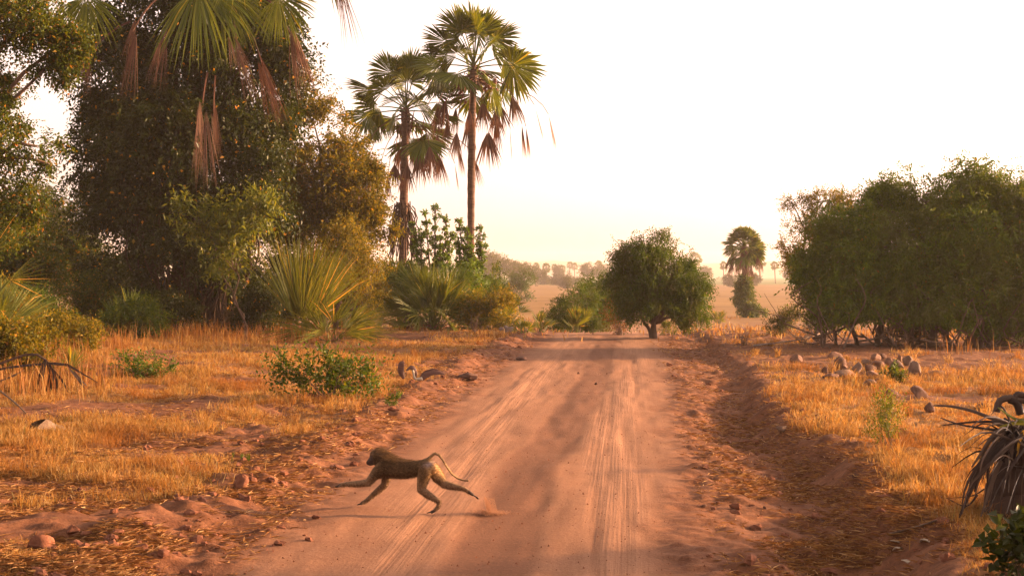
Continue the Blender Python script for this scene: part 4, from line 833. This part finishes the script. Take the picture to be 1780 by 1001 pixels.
for i, (px, by, wp, hp, mk, lab) in enumerate([(420, 850, 26, 27, 'clod', 'large upright clod of earth on the left verge'), (438, 842, 16, 14, 'clod', 'smaller clod beside the large upright one'), (75, 958, 46, 30, 'clod', 'big earth lump in the lower left corner'), (125, 928, 26, 16, 'clod', 'low earth lump behind the big corner lump'), (815, 660, 36, 13, 'darkstone', 'dark earth lump right of the curled husk'), (905, 626, 20, 7, 'darkstone', 'flat dark lump at the left road edge near the rise'), (255, 917, 18, 11, 'clod', 'small earth lump on the lower left verge'), (1005, 650, 5, 4, 'darkstone', 'dark pebble on the road near the rise'), (1036, 668, 6, 4, 'darkstone', 'dark pebble on the brown track'), (1488, 832, 13, 8, 'darkstone', 'dark lump in the ditch bottom'), (1496, 844, 9, 8, 'darkstone', 'second dark lump in the ditch, just nearer'), (1225, 882, 11, 5, 'darkstone', 'dark pebble at the right edge of the road'), (1330, 884, 8, 5, 'darkstone', 'small dark pebble on the right shoulder')]):
    p = at(px, by); k = p[1]/F; stone('clod' if mk == 'clod' else 'stone', lab, p, wp*k, hp*k*1.2, wp*k*.8, 700+i, mk, i*.7, 0, group='lumps along the road', cat='clod' if mk == 'clod' else 'stone', sharp=.6)
def stick(label, pts, r, mk='wood', name='stick', cat='stick'):
    p = smoothline(pts, 12); o = MB(); o.tube(p, r*np.linspace(1, .5, 12)*(1+.12*np.sin(np.arange(12)*2.1)), 7); ob = o.build(name, M[mk]); tag(ob, label, cat); return ob
g = lambda px, py, dz=.02: at(px, py)+np.array([0, 0, dz])
stick('curved grey stick lying at the left edge', [g(-20, 700, .25), g(0, 702, .2), g(30, 715, .1), g(45, 722, .02)], .02)
stick('thin dry stick on bare earth at lower left', [g(40, 815), g(80, 816, .03), g(116, 812)], .018)
stick('dark stick lying at the ditch mouth, lower right', [g(1548, 933), g(1590, 928, .05), g(1630, 918, .06)], .014, 'bark')
stick('dead bough lying before the right thicket', [g(1310, 604, .05), g(1360, 600, .1), g(1400, 596, .15), g(1450, 588, .3)], .03, 'greybark')
# broken hollow log at left
p0 = at(66, 750); p1 = at(112, 756); lg = MB(); n = 12; a = np.linspace(.2, math.pi+.5, 14); ax = unit(p1-p0)
t_ = np.linspace(0, 1, n); R0 = .15
for rr, sgn in ((R0, 1), (R0*.82, -1)):
    v = []
    for q in t_:
        c = p0*(1-q)+p1*q; rad = rr*(1-.45*q)*(1+.06*math.sin(q*9)); s = unit(np.cross(ax, [0, 0, 1.0]))
        for b_ in a: v.append(c-ax*.10*math.cos(b_*2+q)*(1-q)+s*math.cos(b_)*rad+np.array([0, 0, 1])*(math.sin(b_)*rad*1.2))
    f = [(i*14+j, i*14+j+1, (i+1)*14+j+1, (i+1)*14+j) for i in range(n-1) for j in range(13)]; lg.add(v, None, f)
tag(lg.build('log', M['wood']), 'broken hollow log with a pale face lying in the left grass', 'log')
# curled husk: two upright curled blades, a pale rib and a long dark hump
p = at(730, 661); Yh = p[1]; t = thing('palm_husk', 'dark curled husk with a pale inner rib, in the grass left of the road', 'husk', p); mb = MB()
for path, wd in [([(702, 658), (697, 645), (698, 632), (703, 630)], (.05, .13, .12, .03)), ([(720, 658), (722, 650), (716, 638), (706, 644)], (.05, .09, .09, .03)), ([(731, 660), (740, 651), (755, 646), (772, 650)], (.08, .16, .14, .03))]:
    for dz in (0, .03):
        q = smoothline([W(x, y, Yh+dz) for x, y in path], 12); ribbon(mb, q, np.interp(np.linspace(0, 3, 12), range(4), wd), (.1, -1, .5 if dz == 0 else -.4))
mb.build('husk_blade', M['husk'], t); mb = MB(); mb.tube(smoothline([W(x, y, Yh-.06) for x, y in [(718, 643), (720, 655), (724, 659), (734, 658)]], 12), np.linspace(.018, .035, 12), 7); mb.build('rib', M['pale'], t)
p = at(882, 578); k = p[1]/F; t = thing('bark_slabs', 'grey fallen bark slabs beside the little tuft palm', 'bark', p); mb = MB()
for dx, dz, l, an in [(-8, 3, 14, -.3), (4, 4, 16, .25), (8, 2, 12, .1), (-2, 6, 9, -.5)]:
    c = p+np.array([dx*k, 0, dz*k]); e = np.array([math.cos(an), .1, math.sin(an)])*l*k/2; ribbon(mb, smoothline([c-e, c+np.array([0, 0, .05]), c+e], 8), .16*np.array([.5, .9, 1, 1, 1, .9, .7, .4]), (.2, -1, .6))
mb.build('bark_slab', M['greybark'], t)
for px, py, lab, s in [(1557, 946, 'palest white scrap in the lower right ditch mouth', 1.2), (1562, 958, 'white scrap just below the palest one', 1), (1577, 980, 'white scrap lowest in the right corner', 1), (1609, 944, 'greyish scrap under the dark stick', 1.1)]:
    p = at(px, py); mb = MB(); rng = np.random.RandomState(px); a = np.linspace(0, 2*math.pi, 9)[:-1]; rr = (.022+.012*rng.rand(8))*s
    top = np.stack([np.cos(a)*rr*1.5, np.sin(a)*rr, .022+.012*rng.randn(8)], -1); v = np.vstack([top+p, top+p-np.array([0, 0, .006]), p+np.array([0, 0, .035]), p+np.array([0, 0, .029])])
    f3 = [(16, j, (j+1) % 8) for j in range(8)]+[(17, 8+(j+1) % 8, 8+j) for j in range(8)]; f4 = [(j, 8+j, 8+(j+1) % 8, (j+1) % 8) for j in range(8)]
    mb.add(v, f3, f4); tag(mb.build('dry_petal', M['pale']), lab, 'scrap', 'white scraps on the ditch floor')

# ------------------------------------------------------------------ ground cover
rng = np.random.RandomState(100)
def scatter(n, ymin, ymax, pw, fn, pmin=-800, pmax=2500):
    """points of the ground, thinning with distance, kept with probability fn"""
    e = 1.0003-pw; Y = (ymin**e+(ymax**e-ymin**e)*rng.rand(n))**(1/e); px = pmin+(pmax-pmin)*rng.rand(n); X = (px-CX)/F*Y
    k = rng.rand(n) < fn(X, Y); X, Y = X[k], Y[k]; return np.stack([X, Y, gz(X, Y)], -1)
gm = MB()
P = scatter(1450000, 10, 56, 1.25, lambda X, Y: grassy(X, Y)*(.12+.88*sstep(.35, .62, fbm(X*2.2, Y*2.2, 3))))
n = len(P); hn = fbm(P[:, 0]*.7+11, P[:, 1]*.7, 3); h = (.04+.17*np.clip((hn-.3)*2, 0, 1)*(.4+.6*sstep(11, 17, P[:, 1])))*(.5+.9*rng.rand(n))
blades(rng, P, h, .002+.0003*P[:, 1], .4+1.0*rng.rand(n), gm)
P = scatter(26000, 50, 150, 1.2, lambda X, Y: .8*sstep(.4, .55, fbm(X*.15, Y*.15, 3))*np.clip(1-np.exp(-((X-center(Y))/3.5)**2), 0, 1)); n = len(P)
blades(rng, P, .12+.2*rng.rand(n), .02+.0004*P[:, 1], .5*np.ones(n), gm)
P = scatter(2200, 11.5, 50, .9, lambda X, Y: grassy(X, Y)*.9); q = np.repeat(P, 46, 0); n = len(q); q[:, :2] += rng.randn(n, 2)*.05; q[:, 2] = gz(q[:, 0], q[:, 1])
blades(rng, q, np.repeat(.14+.22*rng.rand(len(P))**1.5, 46)*(.6+.7*rng.rand(n)), .0025+.00025*q[:, 1], .5+.5*rng.rand(n), gm, .4)
tag(gm.build('grass', M['grass'], None, False), 'short golden dry grass over the verges and fields', 'grass', None, 'stuff')
tm = MB()
def tallmask(X, Y):
    px = CX+X/Y*F; return (.15+.85*sstep(.42, .6, fbm(X*.9, Y*.9, 2)))*sstep(620, 480, px)*sstep(42.5, 46, Y)+.6*sstep(260, 40, px)*sstep(23, 27, Y)*sstep(.4, .6, fbm(X*1.2+4, Y*1.2, 3))+.35*sstep(640, 420, px)*sstep(36, 44, Y)*sstep(.45, .6, fbm(X*1.1, Y*1.1+9, 3))+.3*np.exp(-((px-1700)/90)**2-((Y-40.0)/1.0)**2)*sstep(.45, .6, fbm(X*.9, Y*.9+3, 2))
P = scatter(150000, 23, 52, .8, tallmask); n = len(P); blades(rng, P, .3+.45*rng.rand(n)**1.5, .016+0*P[:, 1], .12+.3*rng.rand(n), tm, .2)
P = scatter(5000, 11.6, 14, .5, lambda X, Y: np.exp(-((CX+X/Y*F-1690)/70)**2-((Y-12.9)/.6)**2)); n = len(P); blades(rng, P, .12+.2*rng.rand(n), .008+0*P[:, 1], .5+.4*rng.rand(n), tm)
tag(tm.build('tall_grass', M['stalk'], None, False), 'taller reddish grass stalks under the trees and the dead palm', 'grass', None, 'stuff')
lm = MB()
P = scatter(600000, 9.5, 50, 1.5, lambda X, Y: (.75*sstep(1.5, 2.4, X-center(Y))*sstep(4.2, 3.3, X-center(Y))+.8*sstep(-2.0, -3.0, X-center(Y))*sstep(-9, -4, X-center(Y)))*sstep(.34, .62, fbm(X*1.6+5, Y*1.6, 3))); n = len(P)
P[:, 2] += .006; a = rng.rand(n)*6.28; d = np.stack([np.cos(a), np.sin(a), rng.rand(n)*.35], -1); leaves(lm, P, d, unit(np.array([0, 0, 1.0])+rng.randn(n, 3)*.4), .05+.10*rng.rand(n), .006+.0004*P[:, 1], .3)
tag(lm.build('straw_litter', M['litter'], None, False), 'straw litter strewn on the earth shoulders', 'litter', None, 'stuff')
cm = MB(); bv, b3, b4 = ball((0, 0, 0), 1, 5, 7)
def clodmask(X, Y):
    u = X-center(Y); return np.clip(.9*np.exp(-((u+3.0)/.55)**2)+.30*sstep(1.5, 2.2, u)*sstep(4.1, 3.6, u)+.14*sstep(-2.2, -3, u)*sstep(-8, -5, u)+.0015, 0, 1)*(.2+.8*sstep(.4, .62, fbm(X*1.1, Y*1.1+3, 3)))
P = scatter(24000, 9.5, 50, 1.0, clodmask); n = len(P)
for i in range(n):
    r = .012+.05*rng.rand()**4.5; v = bv*(1+.35*rng.randn(len(bv), 1)*.5)*np.array([r*(1+.6*rng.rand()), r, r*.75]); c, s = math.cos(i), math.sin(i); v = v@np.array([[c, s, 0], [-s, c, 0], [0, 0, 1]]); cm.add(v+P[i]+np.array([0, 0, r*.25]), b3, b4)
P = scatter(13000, 9.5, 40, 1.2, lambda X, Y: (np.abs(X-center(Y)) < 2.4)*(.15+.85*sstep(.45, .65, fbm(X*1.4, Y*.8, 3))))
tv = np.array([(1, 0, -.5), (-.5, .87, -.5), (-.5, -.87, -.5), (.1, .1, .8)]); tf = [(0, 1, 3), (1, 2, 3), (2, 0, 3), (0, 2, 1)]
for p in P: cm.add(p+np.array([0, 0, .003])+tv*(1+.3*rng.randn(4, 1))*(.004+.010*rng.rand()**3), tf)
tag(cm.build('dirt_clods', M['clod'], None, False), 'crumbs and clods of dry red earth along the verges', 'clods', None, 'stuff')

# ------------------------------------------------------------------ the running baboon
def baboon():
    S = .001066; yaw = R(-15); base = foot(705.2, 13.96)
    def L(zx, zy, y=0):                             # side-view sketch (mm) -> local metres
        gy = 800-(1040-zx)*.030; return np.array([(zx-760)*S*1.03, y*S, (gy-zy)*S])
    mb = MB()
    def caps(p0, p1, r0, r1, sq=1.0):
        d = p1-p0; ln = np.linalg.norm(d); d = d/ln; a = np.cross(d, [0, 1, 0]) if abs(d[1]) < .9 else np.cross(d, [1, 0, 0]); a = unit(a); b_ = np.cross(d, a); m = 14; rows = []
        for th in np.linspace(-math.pi/2, 0, 6)[1:]: rows.append((p0+d*math.sin(th)*r0, r0*math.cos(th)))
        for q in (.25, .5, .75): rows.append((p0+d*ln*q, r0*(1-q)+r1*q))
        for th in np.linspace(0, math.pi/2, 6)[:-1]: rows.append((p1+d*math.sin(th)*r1, r1*math.cos(th)))
        v = [p0-d*r0]+[c+r*(math.cos(t)*a+math.sin(t)*b_) for c, r in rows for t in np.arange(m)*2*math.pi/m]+[p1+d*r1]; n = len(rows); f3 = []; f4 = []
        for j in range(m):
            k = (j+1) % m; f3.append((0, 1+k, 1+j)); f3.append((n*m+1, 1+(n-1)*m+j, 1+(n-1)*m+k))
            for i in range(n-1): f4.append((1+i*m+j, 1+i*m+k, 1+(i+1)*m+k, 1+(i+1)*m+j))
        mb.add(v, f3, f4)
    def chain(pts):                                  # (zx, zy, y, r)
        for a, b_ in zip(pts[:-1], pts[1:]): caps(L(*a[:3]), L(*b_[:3]), a[3]*S, b_[3]*S)
    for off in (-18, 18):                            # torso: two chains side by side make it deeper than wide
        chain([(575, 375, off*.9, 70), (620, 393, off*1.2, 84), (680, 402, off, 88), (750, 409, off, 84), (820, 400, off, 68), (880, 388, off, 60), (950, 395, off*1.3, 62)])
    chain([(600, 365, 0, 72), (555, 335, 0, 66), (515, 300, 0, 58)])                       # neck and mantle
    chain([(490, 280, 0, 60), (470, 290, 0, 50)]); chain([(470, 250, -14, 26), (450, 262, -12, 22)]); chain([(470, 250, 14, 26), (450, 262, 12, 22)])
    chain([(465, 305, 0, 42), (440, 325, 0, 34), (412, 348, 0, 25)]); chain([(480, 330, 0, 34), (448, 350, 0, 24), (425, 362, 0, 17)])
    for s in (-1, 1): chain([(512, 278, 50*s, 13), (520, 262, 57*s, 10)]); chain([(412, 340, 9*s, 9), (406, 343, 9*s, 7)]); chain([(462, 318, 22*s, 20), (430, 335, 18*s, 14)])
    def hand(p, d, y, spread, r=6.5, ln=38, thumb=1, up=0):
        for q in range(4):
            o = (q-1.5); l = ln*(1, 1.12, 1.05, .85)[q]; dd = np.array(d, float)
            chain([(p[0]+o*up*.3, p[1]+o*2.5, y+o*8, r), (p[0]+dd[0]*l*.5, p[1]+dd[1]*l*.5+o*spread*.4, y+o*10, r*.9), (p[0]+dd[0]*l, p[1]+dd[1]*l+o*spread+3, y+o*12, r*.75)])
        chain([(p[0]-d[0]*18, p[1]-d[1]*18, y-12*thumb, r), (p[0]-d[0]*2, p[1]+10, y-24*thumb, r*.8)])
    # near arm, reaching
    chain([(555, 385, -48, 58), (515, 420, -62, 52), (470, 475, -66, 42), (428, 522, -66, 33), (330, 535, -66, 28), (215, 538, -64, 19), (165, 548, -64, 17)])
    hand((160, 550), (-.94, .34), -64, 5)
    # far arm, bearing
    chain([(580, 410, 46, 58), (562, 470, 54, 46), (540, 555, 56, 31), (455, 630, 54, 26), (372, 702, 52, 18), (330, 728, 52, 17)]); hand((326, 733), (-.95, .28), 52, 3)
    # near hind leg, planted
    chain([(955, 410, -44, 66), (935, 490, -52, 54), (918, 580, -54, 37), (985, 630, -52, 34), (1085, 690, -50, 20), (1075, 735, -50, 17), (1040, 776, -50, 15), (1018, 785, -50, 14)]); hand((1020, 787), (-.98, .1), -50, 1, 6.5, 40)
    # far hind leg, thrust back
    chain([(985, 405, 40, 64), (1045, 480, 48, 56), (1095, 542, 50, 38), (1180, 565, 50, 32), (1285, 588, 50, 20), (1330, 618, 50, 16), (1362, 640, 50, 14)]); hand((1360, 640), (.84, .5), 50, 9, 6.5, 62, -1)
    chain([(985, 380, -22, 52), (1015, 400, -14, 44)]); chain([(985, 380, 22, 52), (1020, 402, 18, 46)])
    chain([(905, 352, 0, 28), (965, 318, 0, 19), (1000, 285, 0, 15), (1028, 264, 0, 13), (1065, 274, 0, 12), (1100, 317, 0, 11), (1140, 385, 0, 10.5), (1185, 448, 0, 10), (1240, 488, 0, 9.5), (1290, 505, 0, 9), (1335, 507, 0, 9)])
    tmp = mb.build('baboon_tmp', None); m = tmp.modifiers.new('r', 'REMESH'); m.mode = 'VOXEL'; m.voxel_size = .0042; m.use_smooth_shade = True
    m = tmp.modifiers.new('s', 'SMOOTH'); m.factor = .5; m.iterations = 7
    dg = bpy.context.evaluated_depsgraph_get(); me = bpy.data.meshes.new_from_object(tmp.evaluated_get(dg)); bpy.data.objects.remove(tmp)
    me.name = 'baboon'; nv = len(me.vertices); co = np.empty(nv*3, np.float32); me.vertices.foreach_get('co', co); co = co.reshape(-1, 3)
    no = np.empty(nv*3, np.float32); me.vertex_normals.foreach_get('vector', no); no = no.reshape(-1, 3)
    zx = co[:, 0]/S/1.03+760; zy = 800-(1040-zx)*.030-co[:, 2]/S
    def colour(zx, zy, y):
        yy_ = y/S; c = np.tile(np.array([.118, .072, .036]), (len(zx), 1))
        def to(msk, col): c[:] = c*(1-msk[:, None])+np.array(col)*msk[:, None]
        limb = np.maximum(sstep(540, 440, zx)*sstep(400, 470, zy), np.maximum(sstep(500, 560, zy), sstep(1060, 1100, zx)*sstep(480, 540, zy)))
        to(limb, (.16, .10, .056)); to(sstep(455, 500, zy)*sstep(560, 620, zx)*sstep(930, 880, zx)*.8, (.30, .20, .11))
        to(sstep(975, 1030, zx)*sstep(330, 370, zy)*sstep(520, 450, zy), (.38, .24, .11))
        to(np.exp(-((zx-990)/38)**2-((zy-355)/24)**2), (.24, .18, .17))
        face = sstep(478, 455, zx)*sstep(268, 290, zy)*sstep(395, 380, zy); to(face, (.045, .032, .027)); to(np.exp(-((zx-516)/20)**2-((zy-270)/20)**2)*.8, (.06, .042, .033))
        hands = np.maximum.reduce([sstep(190, 150, zx), sstep(345, 320, zx)*sstep(690, 715, zy), sstep(755, 775, zy)*sstep(900, 1000, zx), sstep(1310, 1340, zx)*sstep(540, 600, zy)]); to(hands, (.05, .036, .028))
        to(sstep(880, 960, zx)*sstep(345, 325, zy)*.6, (.23, .15, .08)); return c
    ca = me.color_attributes.new('coat', 'FLOAT_COLOR', 'POINT'); cc = np.ones((nv, 4), np.float32); cc[:, :3] = colour(zx, zy, co[:, 1]); ca.data.foreach_set('color', cc.ravel())
    def coat(name, trans):
        m, nt, p, out = newmat(name); a = nt.nodes.new('ShaderNodeAttribute'); a.attribute_name = 'coat'; no_ = nt.nodes.new('ShaderNodeTexNoise'); no_.inputs['Scale'].default_value = 45; no_.inputs['Detail'].default_value = 4
        tc = nt.nodes.new('ShaderNodeTexCoord'); nt.links.new(tc.outputs['Object'], no_.inputs['Vector']); r = ramp(nt, [(.3, (.65, .65, .65)), (.7, (1.35, 1.3, 1.25))]); nt.links.new(no_.outputs[0], r.inputs[0])
        mx = nt.nodes.new('ShaderNodeMix'); mx.data_type = 'RGBA'; mx.blend_type = 'MULTIPLY'; mx.inputs[0].default_value = 1; nt.links.new(a.outputs['Color'], mx.inputs[6]); nt.links.new(r.outputs[0], mx.inputs[7]); nt.links.new(mx.outputs[2], p.inputs['Base Color'])
        p.inputs['Roughness'].default_value = .75; p.inputs['Specular IOR Level'].default_value = .15
        if trans:
            t = nt.nodes.new('ShaderNodeBsdfTranslucent'); nt.links.new(mx.outputs[2], t.inputs[0]); ms = nt.nodes.new('ShaderNodeMixShader'); ms.inputs[0].default_value = trans; nt.links.new(p.outputs[0], ms.inputs[1]); nt.links.new(t.outputs[0], ms.inputs[2]); nt.links.new(ms.outputs[0], out.inputs[0])
        return m
    me.materials.clear(); me.materials.append(coat('baboon_skin', 0)); o = bpy.data.objects.new('baboon', me); COL.objects.link(o); o.location = base; o.rotation_euler = (0, 0, yaw)
    tag(o, 'olive-brown baboon running left across the road with its tail arched', 'baboon')
    rng = np.random.RandomState(5); idx = rng.randint(0, nv, 26000); p = co[idx]; nn = no[idx]; x = zx[idx]; y_ = zy[idx]
    bare = (sstep(470, 452, x)*sstep(262, 285, y_)*sstep(420, 380, y_) > .4) | (x < 180) | ((x < 345) & (y_ > 705)) | ((y_ > 770) & (x > 890)) | ((x > 1330) & (y_ > 580)); keep_ = ~bare; p, nn, x, y_ = p[keep_], nn[keep_], x[keep_], y_[keep_]; n = len(p)
    ln = np.where((y_ < 480) & (x < 960),   .034, .015)*(.7+.9*rng.rand(n)); mant = sstep(700, 600, x)*sstep(420, 300, y_); ln = ln*(1+.9*mant)
    ln = np.where(((x > 990) & (y_ < 345)) | ((x > 1105) & (y_ < 528)), ln*.45, ln)
    flow = np.where(((y_ > 500) | (x > 1060))[:, None], np.array([.3, 0, -.75]), np.array([1.0, 0, -.25])); flow = np.where(((x > 1060) & (y_ < 530))[:, None], np.array([.8, 0, -.5]), flow)
    d = unit(flow+nn*.55+rng.randn(n, 3)*.18); s = unit(np.cross(d, nn+rng.randn(n, 3)*.3))*.002; q = p-nn*.002
    v = np.stack([q-s, q+s, q+d*ln[:, None]], 1).reshape(-1, 3); fu = mesh_obj('fur', v, np.arange(n*3).reshape(-1, 3), None, coat('baboon_fur', .4), True); fu.parent = o
    fa = fu.data.color_attributes.new('coat', 'FLOAT_COLOR', 'POINT'); c3 = np.ones((n*3, 4), np.float32); c3[:, :3] = np.repeat(colour(x, y_, p[:, 1])*(.45+1.15*rng.rand(n, 1)), 3, 0); fa.data.foreach_set('color', c3.ravel())
    em = roughmat('eye', (.015, .008, .005), (.03, .015, .01), 5, 0, .15, spec=.5)
    for s_ in (-1, 1):
        v, f3, f4 = ball(L(440, 287, 24*s_), .0075, 8, 10); e = mesh_obj('eye', v, np.array(f3), np.array(f4), em); e.parent = o
baboon()
# the little spurt of dust its foot has thrown up
rng = np.random.RandomState(15); n = 9000; c = at(850, 893); k = c[1]/F
s = rng.rand(n)**1.4; hx = np.where(rng.rand(n) < .6, (845-850)+rng.randn(n)*4.5*(1.15-s)+s*-2, rng.randn(n)*13); zz = np.where(np.abs(hx) < 9, s*27, s*5)
P = c+np.stack([(hx+(1-s)*6)*k, rng.randn(n)*.05, zz*k], -1); dm = MB(); leaves(dm, P, rdir(rng, n), rdir(rng, n), .0035+.004*rng.rand(n), .004)
tag(dm.build('dust', M['dust'], None, False), 'small spurt of red dust kicked up behind the baboon', 'dust', None, 'stuff')
